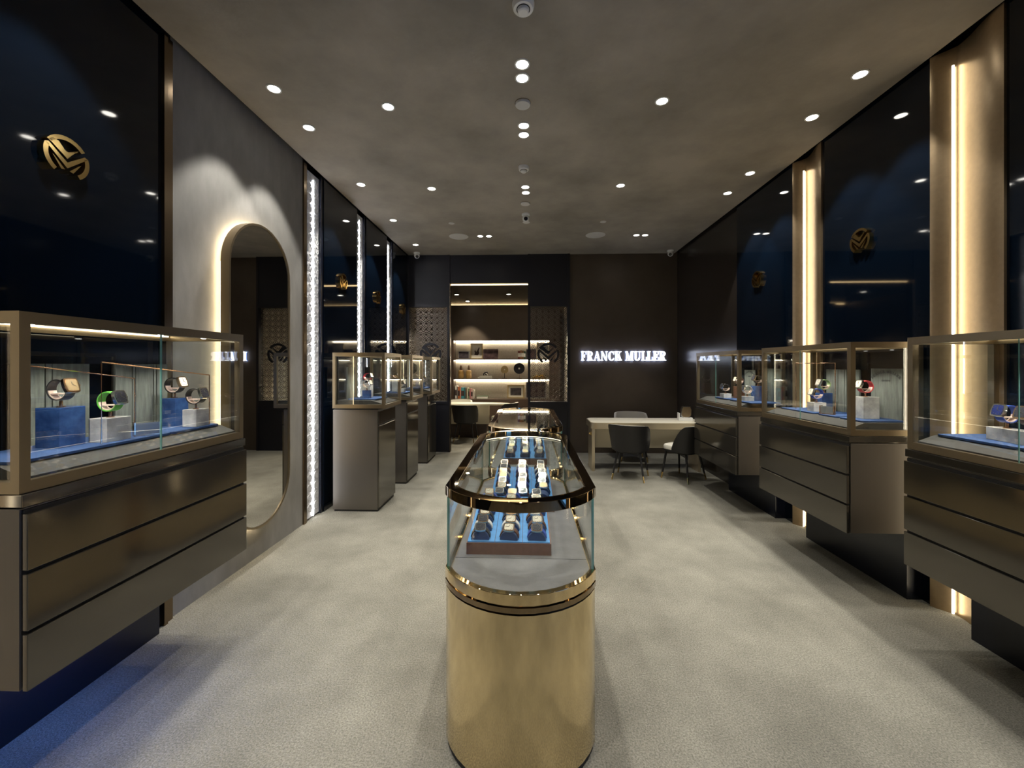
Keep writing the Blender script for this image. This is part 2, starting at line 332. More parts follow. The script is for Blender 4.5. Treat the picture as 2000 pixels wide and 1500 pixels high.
# ---------------------------------------------------------------- lit strips in the left wall and bronze columns in the right wall
eml = emblem_mb(.046, -.006, n=5).mesh('embossed_emblem', M['emboss'])
for si, (y0, y1) in enumerate(STRIPS):
    t = thing('light_strip', ['tall lit white strip of embossed emblems next to the grey mirror bay', 'tall lit white embossed strip behind the strip-side pedestal case', 'slim lit white embossed strip near the filigree screen'][si], 'light strip', (XL - .09, y0, 0), 0, 'lit strips in the dark wall')
    wd = y1 - y0
    MB().box(0, .075, 0, wd, .02, CEIL - .03).build('panel', M['emboss'], t)
    MB().box(0, .10, wd, wd + .045, 0, CEIL).build('navy_edge', M['kick'], t)
    MB().tube([(.083, wd * .5, .02), (.083, wd * .5, CEIL - .1)], .0035, 8).build('led_line', M['led_cool'], t)
    MB().box(0, .085, -.02, 0, 0, CEIL).build('jamb', M['kick'], t)
    rows = 34; dz = (CEIL - .1) / rows
    if si == 0:
        for k in range(rows):
            for c in range(2):
                link('embossed_emblem', eml, t, (.075, wd * (.24 + .52 * c), .06 + dz * (k + .5)), (0, 0, R(90)))
    else:
        mb = MB()
        for k in range(rows):
            for c in range(2):
                st = len(mb.v); e_ = emblem_mb(.046, -.006, n=4); e_.xf(Matrix.Translation((.075, wd * (.24 + .52 * c), .06 + dz * (k + .5))) @ Matrix.Rotation(R(90), 4, 'Z')); mb.add(e_.v, e_.f)
        o = mb.build('embossed_relief', M['emboss'], t); o['kind'] = 'stuff'
for ci, (y0, y1) in enumerate(((2.38, 2.80), (3.80, 4.20), (.5, .9), (.62, 1.02))):
    sd = -1 if ci == 3 else 1
    t = thing('bronze_column', ['satin bronze column with light line between the gloss panels by the red strap case', 'satin bronze column with light line beside the gloss panel at the sign wall end', 'satin bronze column beside the added side window', 'satin bronze column on the mirror wall towards the entrance'][ci], 'column', (XR if sd > 0 else XL - .02, y0, 0), 0, 'bronze columns')
    wd = y1 - y0; n = 24
    prof = [(-.035 + .07 * (.5 - .5 * math.cos(math.pi * (k / n / .76 if k / n < .76 else (1 - k / n) / .24 ))) * (1 if k / n < .76 else .85), wd * k / n) for k in range(n + 1)] + [(.09, wd), (.09, 0)]
    MB().prism([(x * sd, y) for x, y in prof], 0, CEIL).build('shell', M['bronze'], t, smooth=True)
    MB().box(-.022 * sd, .01 * sd, wd - .012, wd + .001, 0, CEIL - .01).build('jamb', M['emboss'], t)
    MB().tube([(.012 * sd, wd * .76, .01), (.012 * sd, wd * .76, CEIL - .12)], .006, 10).build('led_line', M['led_column'], t, smooth=True)

# ---------------------------------------------------------------- mirror on the grey bay
mx = XL + .085
ya, yb = at_x(447, 700, mx).y, at_x(566, 700, mx).y
ym, hw = (ya + yb) / 2, (yb - ya) / 2
zt, zb_ = at_x(505, 437, mx).z, at_x(505, 1033, mx).z
def pill(o, n=20):
    h = hw - o
    return [(h * math.cos(R(a)), zt - zb_ - hw + h * math.sin(R(a))) for a in [180 * k / n for k in range(n + 1)]] + [(h * math.cos(R(a)), hw + h * math.sin(R(a))) for a in [180 + 180 * k / n for k in range(n + 1)]]
mr = thing('wall_mirror', 'tall pill shaped mirror in a deep bronze frame glowing against grey wall', 'mirror', (XL - .012, ym, zb_))
RX = Matrix(((0, 0, 1, 0), (1, 0, 0, 0), (0, 1, 0, 0), (0, 0, 0, 1)))
fr = MB().ring(pill(0), pill(.016), .035, .10).xf(RX).build('frame', M['frame_bronze'], mr, smooth=True)
MB().prism(pill(.015), .085, .093, 'z').xf(RX).build('mirror_glass', M['mirror'], mr)
MB().ring(pill(.014), pill(.026), .024, .034).xf(RX).build('back_light', mat('mirror glow led', (1, 1, 1), .5, emit=(1, .78, .46), estr=24), mr)

# ---------------------------------------------------------------- watches
def tonneau(w, h, n=6):
    p = []
    for sx, sy, a in ((1, -1, -90), (1, 1, 0), (-1, 1, 90), (-1, -1, 180)): pass
    for k in range(-n, n + 1): t = k / n; p.append((w * (1 - .16 * t * t), h * t * .92))
    for k in range(-3, 4): t = -k / 3; p.append((w * .80 * t * .98, h * (1.0 - .06 * t * t)))
    for k in range(-n, n + 1): t = -k / n; p.append((-w * (1 - .16 * t * t), h * t * .92))
    for k in range(-3, 4): t = k / 3; p.append((w * .80 * t * .98, -h * (1.0 - .06 * t * t)))
    return p
def case_parts(mtx):
    c = MB().prism(tonneau(.0185, .0225), -.004, .006); c.xf(mtx)
    dl = MB().prism(tonneau(.0145, .018), .006, .0072); dl.xf(mtx)
    h = MB().box(-.0008, .0008, 0, .011, .0072, .0082).prism([(0, 0), (.008, -.004), (.0085, -.0028), (.0006, .0012)], .0072, .008)
    for k in range(12):
        a = R(30 * k); st = len(h.v); h.box(-.0009, .0009, .0125, .0155, .0072, .0078); h.xf(Matrix.Rotation(a, 4, 'Z') @ Matrix.Diagonal((.85, 1, 1, 1)), st)
    h.xf(mtx)
    cr = MB().lathe([(.0025, 0), (.003, .001), (.003, .004), (.0025, .005)], 8, ax='x').xf(mtx @ Matrix.Translation((.0175, 0, .001)))
    return c, dl, h, cr
# (a) watch laid on a pad: pad is a loaf across x, watch strap arches over it, dial tilts towards -y
TILT = Matrix.Translation((0, -.012, .0455)) @ Matrix.Rotation(R(28), 4, 'X') @ Matrix.Rotation(R(90), 4, 'Z')
pad_mb = MB().prism([(-.036, 0), (.036, 0)] + [(.036 * math.cos(R(a)), .036 * math.sin(R(a))) for a in range(15, 180, 15)], -.026, .026, 'y')
pad_me = pad_mb.mesh('watch_cushion', M['cushion'], True)
sb = MB(); o_, i_ = arc(.0405, 8, 172, 14), arc(.0365, 8, 172, 14)
for j in range(14): sb.prism([o_[j], o_[j + 1], i_[j + 1], i_[j]], -.013, .011, 'y')
A_strap = sb
cA, dA, hA, rA = case_parts(TILT)
# (b) watch standing as a closed loop on a post, dial facing -y and a little up
lb = MB(); nn = 24
lo = [(.036 * math.cos(R(360 * k / nn)), .031 * math.sin(R(360 * k / nn))) for k in range(nn)]; li = [(.033 * math.cos(R(360 * k / nn)), .028 * math.sin(R(360 * k / nn))) for k in range(nn)]
lb.ring(lo, li, -.0115, .0115).xf(Matrix.Rotation(R(90), 4, 'Y') @ Matrix.Rotation(R(90), 4, 'Z'))
FACE = Matrix.Translation((0, -.033, .012)) @ Matrix.Rotation(R(68), 4, 'X')
cB, dB, hB, rB = case_parts(FACE)
def watch_meshes(kind, strap, case, dial):
    if kind == 'A': return [('strap', A_strap.mesh('strap', M[strap], True)), ('case', cA.mesh('case', M[case])), ('dial', dA.mesh('dial', M[dial])), ('hands', hA.mesh('hands', M['steel' if dial != 'dial_white' else 'ink'])), ('crown', rA.mesh('crown', M[case]))]
    return [('strap', lb.mesh('strap', M[strap], True)), ('case', cB.mesh('case', M[case])), ('dial', dB.mesh('dial', M[dial])), ('hands', hB.mesh('hands', M['steel' if dial != 'dial_white' else 'ink'])), ('crown', rB.mesh('crown', M[case]))]
_cache = {}
def watch(kind, strap, case, dial, loc, rz, label, group=None, scale=1., rx=0.):
    key = (kind, strap, case, dial)
    if key not in _cache: _cache[key] = watch_meshes(*key)
    t = thing('wristwatch', label, 'watch', loc, rz, group); t.scale = (scale,) * 3; t.rotation_euler = (rx, 0, rz)
    for nme, me in _cache[key]: link(nme, me, t)
    return t
_st = {}
def watch_stand(loc, rz, label, group=None, plate='plate'):
    """small post with a slanted plate that a looped watch hangs on"""
    if plate not in _st:
        a = MB().lathe([(.010, 0), (.010, .003), (.004, .004), (.004, .016), (.003, .0186)], 12).mesh('post', M['rose'], True)
        b = MB(); o2 = [(.0325 * math.cos(R(q)), .0275 * math.sin(R(q))) for q in range(185, 356, 10)]; i2 = [(.0295 * math.cos(R(q)), .0245 * math.sin(R(q))) for q in range(185, 356, 10)]
        b.ring(o2, i2, -.0095, .0095, closed=False).box(-.028, .022, -.013, -.010, -.009, .009).xf(Matrix.Translation((0, 0, .050)) @ Matrix.Rotation(R(90), 4, 'Y') @ Matrix.Rotation(R(90), 4, 'Z'))
        b = b.mesh('cuff', M[plate])
        _st[plate] = (a, b)
    t = thing('watch_stand', label, 'watch stand', loc, rz, group)
    link('post', _st[plate][0], t); link('cuff', _st[plate][1], t); return t
def on_stand(p, rz, strap, case, dial, what, where, sc=1.4):
    watch_stand(p, rz, 'small rose gold watch stand under the %s' % what, 'watch stands in the wall cases').scale = (sc,) * 3
    watch('B', strap, case, dial, (p[0], p[1], p[2] + (.021 + .029) * sc), rz, '%s %s' % (what, where), 'watches standing in the wall cases', sc)

# ---------------------------------------------------------------- centre showcases
def oval(hw, hl, sag, n=14):
    r = (hw * hw + sag * sag) / (2 * sag); a = math.degrees(math.asin(min(1, hw / r)))
    if sag > hw: a = 180 - a
    return arc(r, 90 - a, 90 + a, n, 0, hl + sag - r) + arc(r, 270 - a, 270 + a, n, 0, -hl - sag + r)
def showcase(cx, yc, label):
    t = thing('showcase', label, 'showcase', (cx, yc, 0), 0, 'gold island showcases')
    W, HL, SG = .312, .635, .205
    def O(o): return oval(W - o, HL, SG - o)
    MB().prism(O(.012), 0, .03).build('plinth_foot', M['black'], t)
    MB().prism(O(.004), .03, .662).build('pedestal', M['gold_ped'], t, smooth=True)
    MB().prism(O(.014), .662, .672).build('shadow_groove', M['black'], t, smooth=True)
    MB().ring(O(0), O(.03), .672, .692).build('lower_band', M['dark_chrome'], t, smooth=True)
    MB().ring(O(.006), O(.03), .692, .699).build('groove_band', M['gold'], t, smooth=True)
    MB().ring(O(0), O(.026), .699, .742).build('base_ring', M['gold'], t, smooth=True, bevel=.002)
    # felt floor in three pieces
    fl = O(.026); m_ = HL - .10
    cap = [p for p in fl if p[1] > m_]; 
    w2 = W - .026
    MB().prism([(w2, m_ + .002)] + [p for p in fl if p[1] > m_] + [(-w2, m_ + .002)], .700, .733).build('felt_floor', M['felt'], t)
    MB().box(-w2, w2, -m_ + .002, m_ - .002, .700, .733).build('felt_floor', M['felt'], t)
    MB().prism([(-w2, -m_ - .002)] + [p for p in fl if p[1] < -m_] + [(w2, -m_ - .002)], .700, .733).build('felt_floor', M['felt'], t)
    # glass walls: two straight sides and two bowed ends
    n = 15; oo, ii = O(.010), O(.017)
    for a, b in ((oo[:n], ii[:n]), (oo[n:], ii[n:])):
        MB().ring(a, b, .742, 1.04, closed=False).build('bowed_glass', GLASS, t, smooth=True)
    for sx in (-1, 1):
        MB().box(sx * (W - .010), sx * (W - .017), -HL + .002, HL - .002, .742, 1.04).build('side_glass', GLASS, t)
        for sy in (-1, 1): MB().box(sx * (W - .008), sx * (W - .018), sy * HL - .002, sy * HL + .002, .742, 1.04).build('glass_joint', EDGE, t)
    MB().ring(O(0), O(.045), 1.04, 1.08).build('top_ring', M['dark_chrome'], t, smooth=True, bevel=.0015)
    MB().ring(O(.045), O(.049), 1.068, 1.081).build('inner_lip', M['gold'], t, smooth=True)
    MB().prism(O(.046), 1.070, 1.077).build('top_glass', TOPGLASS, t)
    MB().ring(O(.026), O(.034), 1.034, 1.040).build('led_strip', M['led_case'], t)
    return t
SX = -.032
showcase(SX, 2.335, 'gold oval island showcase with glass top standing nearest the entrance')
showcase(SX + .012, 4.04, 'gold oval island showcase on the side of the two desks')

def tray(x0, x1, y0, y1, zf, rise, label):
    t = thing('watch_tray', label, 'tray', ((x0 + x1) / 2, y0, .733), 0, 'blue watch trays')
    hw_ = (x1 - x0) / 2; d = y1 - y0; h = zf - .733
    MB().prism([(0, 0), (d, 0), (d, h + rise), (0, h)], -hw_, hw_, 'x').build('tray_box', M['leather'], t)
    for k in range(3):
        a = -hw_ + .004 + k * (2 * hw_ - .008) / 3; b = a + (2 * hw_ - .008) / 3 - .002
        MB().prism([(.004, h), (d - .004, h + rise), (d - .004, h + rise + .005), (.004, h + .005)], a, b, 'x').build('suede_lane', M['blue_tray'], t)
    return t
CASES = ['rosecase', 'rosecase', 'steel', 'rosecase', 'steel']; DIALS = ['dial_white', 'dial_dark', 'dial_gold', 'dial_white', 'dial_dark']; STR = ['strap_black', 'strap_white', 'strap_brown', 'strap_black', 'strap_blue']
ADJ = {'rosecase': 'rose gold', 'steel': 'steel', 'dial_white': 'ivory', 'dial_dark': 'black', 'dial_gold': 'golden', 'dial_blue': 'blue', 'strap_black': 'black', 'strap_white': 'white', 'strap_brown': 'brown', 'strap_blue': 'blue'}
rnd = random.Random(3)
def fill(x0, x1, y0, y1, zf, rise, rows, name, skip=()):
    for r in range(rows):
        for c in range(3):
            x = x0 + (x1 - x0) * (c + .5) / 3 + rnd.uniform(-.006, .006); y = y0 + .045 + (y1 - y0 - .09) * r / (rows - 1)
            z = zf + rise * (y - y0) / (y1 - y0) + .0052
            rot = (math.atan2(rise, y1 - y0), 0, R(rnd.uniform(-5, 5)))
            cu = tag(link('watch_cushion', pad_me, None, (x, y, z), rot), ('navy watch pad in the %s, ' % name) + ('left without a watch' if (r, c) in skip else 'with a watch on it'), 'cushion', 'watch pads in the %s' % name)
            cu.scale = (1.12,) * 3
            if (r, c) in skip: continue
            k = rnd.choice(CASES); d = rnd.choice(DIALS); s = rnd.choice(STR)
            t = watch('A', s, k, d, (x, y, z), 0, '%s watch, %s dial and %s strap, on a pad in the %s' % (ADJ[k], ADJ[d], ADJ[s], name), 'watches in the %s' % name, 1.12)
            t.rotation_euler = rot
T1 = (-.275, .105, 1.83, 2.33, .785, .045); T2 = (-.225, .155, 2.38, 2.98, .785, .055); T3 = (-.212, .165, 3.50, 4.20, .785, .06)
tray(*T1, 'blue watch tray at the entrance end of the entrance-side showcase'); fill(*T1, 6, 'entrance-side blue tray')
tray(*T2, 'blue watch tray at the inner end of the entrance-side showcase'); fill(*T2, 7, 'middle blue tray', {(0, 2)})
tray(*T3, 'blue watch tray with brown front in the desk-side showcase'); fill(*T3, 8, 'desk-side blue tray')

# ---------------------------------------------------------------- lettering (heavy Roman capitals, height 1)
def bx(x0, y0, x1, y1): return [(x0, y0), (x1, y0), (x1, y1), (x0, y1)]
def bowl(cx, cy, rx, ry, tx, ty, a0, a1, n=10):
    o = [(cx + rx * math.cos(R(a0 + (a1 - a0) * k / n)), cy + ry * math.sin(R(a0 + (a1 - a0) * k / n))) for k in range(n + 1)]
    i = [(cx + (rx - tx) * math.cos(R(a0 + (a1 - a0) * k / n)), cy + (ry - ty) * math.sin(R(a0 + (a1 - a0) * k / n))) for k in range(n + 1)]
    return [[o[k], o[k + 1], i[k + 1], i[k]] for k in range(n)]
S_, T_ = .28, .09
G = {
 'F': (.86, [bx(.1, 0, .1 + S_, 1), bx(0, 0, .5, T_), bx(0, 1 - T_, .82, 1), bx(.38, .47, .60, .56), bx(.54, .34, .60, .69), bx(.75, .66, .82, 1)]),
 'E': (.90, [bx(.1, 0, .1 + S_, 1), bx(0, 0, .86, T_), bx(0, 1 - T_, .82, 1), bx(.38, .47, .60, .56), bx(.54, .34, .60, .69), bx(.75, .66, .82, 1), bx(.79, 0, .86, .36)]),
 'L': (.86, [bx(.1, 0, .1 + S_, 1), bx(0, 0, .82, T_), bx(0, 1 - T_, .5, 1), bx(.75, 0, .82, .40)]),
 'R': (1.02, [bx(.1, 0, .1 + S_, 1), bx(0, 0, .5, T_), bx(0, 1 - T_, .5, 1), bx(.38, .44, .52, .53)] + bowl(.5, .73, .40, .27, .26, .09, -90, 90) + [[(.42, .5), (.62, .5), (.84, .09), (.60, .0)], bx(.60, 0, 1.0, T_)]),
 'A': (1.05, [[(.08, 0), (.18, 0), (.52, 1), (.44, 1)], [(.40, 1), (.62, 1), (.96, 0), (.66, 0)], bx(.26, .28, .70, .36), bx(0, 0, .30, T_), bx(.58, 0, 1.04, T_)]),
 'N': (1.08, [bx(.12, 0, .21, 1), [(.0, 1), (.30, 1), (.93, 0), (.72, 0)], bx(.84, 0, .93, 1), bx(0, 0, .34, T_), bx(.70, 1 - T_, 1.05, 1)]),
 'C': (.98, bowl(.52, .5, .50, .52, .30, .09, 48, 312, 18) + [bx(.82, .66, .90, 1.0), bx(.80, .14, .90, .30)]),
 'G': (1.04, bowl(.52, .5, .50, .52, .30, .09, 48, 312, 18) + [bx(.82, .66, .90, 1.0), bx(.70, .05, .92, .40), bx(.60, .36, 1.0, .44)]),
 'K': (1.06, [bx(.1, 0, .1 + S_, 1), bx(0, 0, .5, T_), bx(0, 1 - T_, .5, 1), [(.36, .38), (.44, .38), (.86, .94), (.76, .98)], [(.46, .52), (.66, .70), (1.0, .05), (.68, .05)], bx(.62, 1 - T_, 1.0, 1), bx(.58, 0, 1.06, T_)]),
 'M': (1.30, [bx(.12, 0, .20, 1), [(.0, 1), (.34, 1), (.66, .12), (.52, 0)], [(.56, .0), (.62, .0), (.96, 1), (.88, 1)], bx(.88, 0, .88 + S_, 1), bx(0, 0, .34, T_), bx(.78, 0, 1.26, T_), bx(.88, 1 - T_, 1.26, 1)]),
 'U': (1.06, [bx(.1, .28, .1 + S_, 1), bx(0, 1 - T_, .5, 1), bx(.80, .28, .88, 1), bx(.68, 1 - T_, 1.02, 1)] + bowl(.49, .30, .39, .32, .20, .10, 180, 360, 12)),
 'V': (1.04, [[(.02, 1), (.34, 1), (.62, 0), (.48, 0)], [(.52, 0), (.60, 0), (.96, 1), (.86, 1)], bx(0, 1 - T_, .46, 1), bx(.72, 1 - T_, 1.04, 1)]),
}
def textw(s): return sum(.5 if c == ' ' else G[c][0] + .05 for c in s)
def letter_mb(c, h, d, sx=1.):
    mb = MB()
    for p in G[c][1]: mb.prism([(x * h * sx, y * h) for x, y in p], 0, -d, 'y')
    return mb
# lit sign on the brown wall
p0, p1 = at_y(1135, 704, YB - .03), at_y(1302, 704, YB - .03)
sg = thing('shop_sign', 'glowing white shop sign in heavy serif capitals on the brown wall', 'sign', (p0.x, YB - .01, p0.z - .005))
s = 'FRANCK MULLER'; H_ = .170; SXF = (p1.x - p0.x) / (textw(s) * H_); x = 0
for c in s:
    if c != ' ':
        mb = letter_mb(c, H_, .03, SXF); o = mb.build('letter', M['sign'], sg); o.location = (x, 0, 0)
        mb2 = MB()
        for p in G[c][1]: mb2.prism([(a * H_ * SXF, b * H_) for a, b in p], .004, .014, 'y')
        h_ = mb2.build('halo_light', M['halo'], o)
    x += (.5 if c == ' ' else G[c][0] + .05) * H_ * SXF

# ---------------------------------------------------------------- wall cases
def pane(x0, x1, y0, y1, z0, z1, parent, name='glass_pane'): return MB().box(x0, x1, y0, y1, z0, z1).build(name, GLASS, parent)
def glass_box(t, x0, x1, y0, y1, z0, z1, front, split=True, back_open=True):
    """bronze-framed glass case; front = +1/-1: which x side faces the aisle"""
    b, r = .032, .04
    fr = MB()
    for z in (z0, z1 - r):
        fr.box(x0, x1, y0, y0 + b, z, z + r).box(x0, x1, y1 - b, y1, z, z + r).box(x0, x0 + b, y0 + b, y1 - b, z, z + r).box(x1 - b, x1, y0 + b, y1 - b, z, z + r)
    for xa in (x0, x1 - b):
        for ya_ in (y0, y1 - b): fr.box(xa, xa + b, ya_, ya_ + b, z0 + r, z1 - r)
    fr.build('frame', M['frame_bronze'], t)
    g = .006; zi, zj = z0 + r, z1 - r
    xf_ = (x1 - .012, x1 - .012 + g) if front > 0 else (x0 + .012, x0 + .012 - g)
    ysp = [y0 + b, (y0 + y1) / 2, y1 - b] if split else [y0 + b, y1 - b]
    for k in range(len(ysp) - 1): pane(xf_[0], xf_[1], ysp[k] + .001, ysp[k + 1] - .001, zi, zj, t)
    if split: MB().box(xf_[0] - .001, xf_[1] + .001, ysp[1] - .0015, ysp[1] + .0015, zi, zj).build('glass_joint', EDGE, t)
    pane(x0 + b, x1 - b, y0 + .012, y0 + .018, zi, zj, t); pane(x0 + b, x1 - b, y1 - .018, y1 - .012, zi, zj, t)
    MB().box(x0 + .004, x1 - .004, y0 + .004, y1 - .004, z1 - .012, z1 - .002).build('roof_panel', M['trim_bronze'], t)
    xs = x1 - b - .02 if front > 0 else x0 + b + .02
    MB().box(xs - .004, xs + .004, y0 + b + .01, y1 - b - .01, z1 - .0165, z1 - .0125).build('led_strip', M['led_case'], t)
    xs2 = x0 + b + .02 if front > 0 else x1 - b - .02
    MB().box(xs2 - .004, xs2 + .004, y0 + b + .01, y1 - b - .01, z1 - .0165, z1 - .0125).build('led_strip', M['led_case'], t)
    ns = max(2, round((y1 - y0) / .26))
    for k in range(ns):
        yy = y0 + (y1 - y0) * (k + .5) / ns; xx = x0 + (x1 - x0) * (.5 + .22 * front)
        h = MB().lathe([(.018, z1 - .03), (.018, z1 - .012)], 16, (xx, yy, 0)).build('spot_head', M['frame_bronze'], t, smooth=True)
        MB().lathe([(.013, z1 - .032), (.013, z1 - .0301)], 12, (xx, yy, 0)).build('spot_lens', M['lens'], h)
        l = spot((xx + t.location.x, yy + t.location.y, z1 - .035), (xx + t.location.x - front * .08, yy + t.location.y + .03, z0), 9, 110, .5, (1, .93, .82), .012)
def drawer_cabinet(side, y0, y1, uf, uw, uk, zb, zt, dz, label, kick=None):
    """side -1 left wall, +1 right wall; u = distance from the room axis. Local origin on the floor at the case centre"""
    t = thing('drawer_cabinet', label, 'display cabinet', (side * (uf + uw) / 2, (y0 + y1) / 2, 0), 0, 'drawer cabinets with glass cases')
    ox, oy = side * (uf + uw) / 2, (y0 + y1) / 2; L = (y1 - y0) / 2
    X = lambda u: side * u - ox
    k0, k1 = (kick[0] - oy, kick[1] - oy) if kick else (-L + .05, L - .05)
    MB().box(X(uk), X(uw + .015), k0, k1, 0, zb + .01).build('kick_base', M['kick'], t)
    MB().box(X(uf + .012), X(uw), -L, L, zb + .004, zt - .05).build('carcass', M['brushed'], t)
    hd = (zt - .055 - zb) / 3
    for k in range(3):
        MB().box(X(uf - .012), X(uf + .006), -L + .004, L - .004, zb + hd * k, zb + hd * (k + 1) - .013).build('drawer', M['lacquer'], t, bevel=.002)
        MB().box(X(uf + .005), X(uf + .012), -L + .006, L - .006, zb + hd * (k + 1) - .013, zb + hd * (k + 1)).build('finger_gap', M['black'], t)
    MB().box(X(uf + .0), X(uw), -L - .002, L + .002, zt - .045, zt - .002).build('top_slab', M['lacquer'], t, bevel=.002)
    # deck with sloped front
    x_in, x_bk = X(uf + .045), X(uw - .02)
    a, b = sorted((uf + .04, uw - .03)); sl = [(X(uf + .038), zt + .04), (X(uf + .038), zt + .048), (X(uf + .13), zt + .083), (X(uw - .04), zt + .083), (X(uw - .04), zt + .04)]
    MB().prism(sl, -L + .034, L - .034, 'y').build('suede_deck', M['slope'], t)
    xs = sorted((X(uf + .012), X(uw - .005)))
    glass_box(t, xs[0], xs[1], -L, L, zt, zt + dz, -side)
    return t
UFR, UWR, UKR = 2.165, 2.655, 2.56
ZT, DZ, ZBR = 1.105, .635, .445
c2a, c2b = at_x(1658, 750, UFR).y, at_x(1485, 750, UFR).y
c1a, c1b = at_x(1440, 750, UFR).y, at_x(1358, 750, UFR).y
c3b = at_x(1768, 750, UFR).y; c3a = c3b - (c2b - c2a)
drawer_cabinet(1, c3a, c3b, UFR, UWR, UKR, ZBR, ZT, DZ, 'three drawer cabinet whose glass case holds two watches on a long marble block', (c3a + .03, c3b + .03))
drawer_cabinet(1, c2a, c2b, UFR, UWR, UKR, ZBR, ZT, DZ, 'three drawer cabinet whose glass case holds the watch with the red strap', (c2a + .02, c2b - .03))
drawer_cabinet(1, c1a, c1b, UFR, UWR, UKR, ZBR, ZT, DZ, 'three drawer cabinet with glass case standing beside the desk with three chairs', (c1a + .02, c1b - .06))
UFL, UWL, UKL = 1.70, 2.20, 2.17
LZT, LDZ, ZBL = 1.145, .62, .478
l1a, l1b = at_x(44, 750, -UFL).y, at_x(479, 750, -UFL).y
drawer_cabinet(-1, l1a, l1b, UFL, UWL, UKL, ZBL, LZT, LDZ, 'three drawer cabinet with glass case standing in front of the tall mirror', (l1a + .05, l1b - .07))

cab_l = [o for o in bpy.data.objects if o.get('category') == 'display cabinet'][-1]
MB().box(.06, .072, -(l1b - l1a) / 2 + .05, .12, ZBL - .012, ZBL + .003).build('added_blue_light', mat('added blue glow', (1, 1, 1), .5, emit=(.10, .26, 1), estr=48), cab_l)  # glowing bar added under the cabinet to tint the carpet blue
PED = []
def pedestal_case(y0, y1, x0, x1, bx0, bx1, by0, by1, label):
    t = thing('pedestal_case', label, 'display pedestal', ((x0 + x1) / 2, (y0 + y1) / 2, 0), 0, 'narrow pedestal cases')
    ox, oy = (x0 + x1) / 2, (y0 + y1) / 2
    MB().box(x0 - ox + .01, x1 - ox - .012, y0 - oy + .01, y1 - oy - .01, 0, .03).build('plinth_foot', M['black'], t)
    MB().box(x0 - ox, x1 - ox - .012, y0 - oy, y1 - oy, .02, 1.10).build('body', M['brushed'], t)
    MB().box(x1 - ox - .011, x1 - ox + .006, y0 - oy + .002, y1 - oy - .002, .04, .925).build('door', M['lacquer'], t, bevel=.002)
    MB().box(x1 - ox - .011, x1 - ox + .006, y0 - oy + .002, y1 - oy - .002, .943, 1.085).build('drawer', M['lacquer'], t, bevel=.002)
    MB().box(x1 - ox - .011, x1 - ox - .002, y0 - oy + .01, y1 - oy - .01, .925, .943).build('finger_gap', M['black'], t)
    z0, z1 = 1.12, 1.72
    MB().box(x0 - ox + .01, x1 - ox - .01, y0 - oy + .01, y1 - oy - .01, 1.10, z0).build('neck', M['black'], t)
    a0, a1, b0, b1 = bx0 - ox, bx1 - ox, by0 - oy, by1 - oy
    glass_box(t, a0, a1, b0, b1, z0, z1, 1, split=False)
    MB().prism([(a1 - .035, z0 + .04), (a1 - .035, z0 + .046), (a1 - .16, z0 + .083), (a0 + .035, z0 + .083), (a0 + .035, z0 + .04)], b0 + .034, b1 - .034, 'y').build('suede_deck', M['slope'], t)
    PED.append((bx0, bx1, by0, by1))
BX0, BX1 = -2.10, -1.53
pedestal_case(4.365, 4.91, -2.11, -1.61, BX0, BX1, 4.33, 4.90, 'tall narrow pedestal case standing right after the lit embossed strip')
pedestal_case(5.41, 5.94, -2.11, -1.61, BX0, BX1, 5.38, 5.94, 'tall narrow pedestal case, middle one of the row of three')
pedestal_case(6.54, 7.12, -2.11, -1.61, BX0, BX1, 6.50, 7.10, 'tall narrow pedestal case next to the filigree partition')

# ---------------------------------------------------------------- things inside the wall cases
DK = .083
def slab(x0, x1, y0, y1, z, h, label): return tag(MB().prism(rrect(x0, x1, y0, y1, .012, 3), z, z + h).build('display_platform', M['blue_velvet'], None, bevel=.002), label, 'platform', 'blue suede platforms')
def block(cx, cy, z, wx, wy, h, m_, label, rz=0): 
    o = MB().box(-wx / 2, wx / 2, -wy / 2, wy / 2, 0, h).build('display_block', M[m_], None, bevel=.0015); o.location = (cx, cy, z); o.rotation_euler = (0, 0, rz); return tag(o, label, 'block', 'stone display blocks')
def backboard(x, y0, y1, z0, h, side, label, slots=(.22, .30, .66, .74)):
    t = thing('backdrop_board', label, 'backdrop', (x, (y0 + y1) / 2, z0), 0, 'woven backdrop boards'); L = y1 - y0
    MB().box(-.004, .004, -L / 2, L / 2, 0, h - .004).build('backing', M['black'], t)
    e = [0] + list(slots) + [1]
    for k in range(len(e) - 1):
        if e[k + 1] - e[k] > .02: MB().box(-side * .004, -side * .014, -L / 2 + L * e[k] + .003, -L / 2 + L * e[k + 1] - .003, 0, h).build('slat', M['board'], t)
    return t
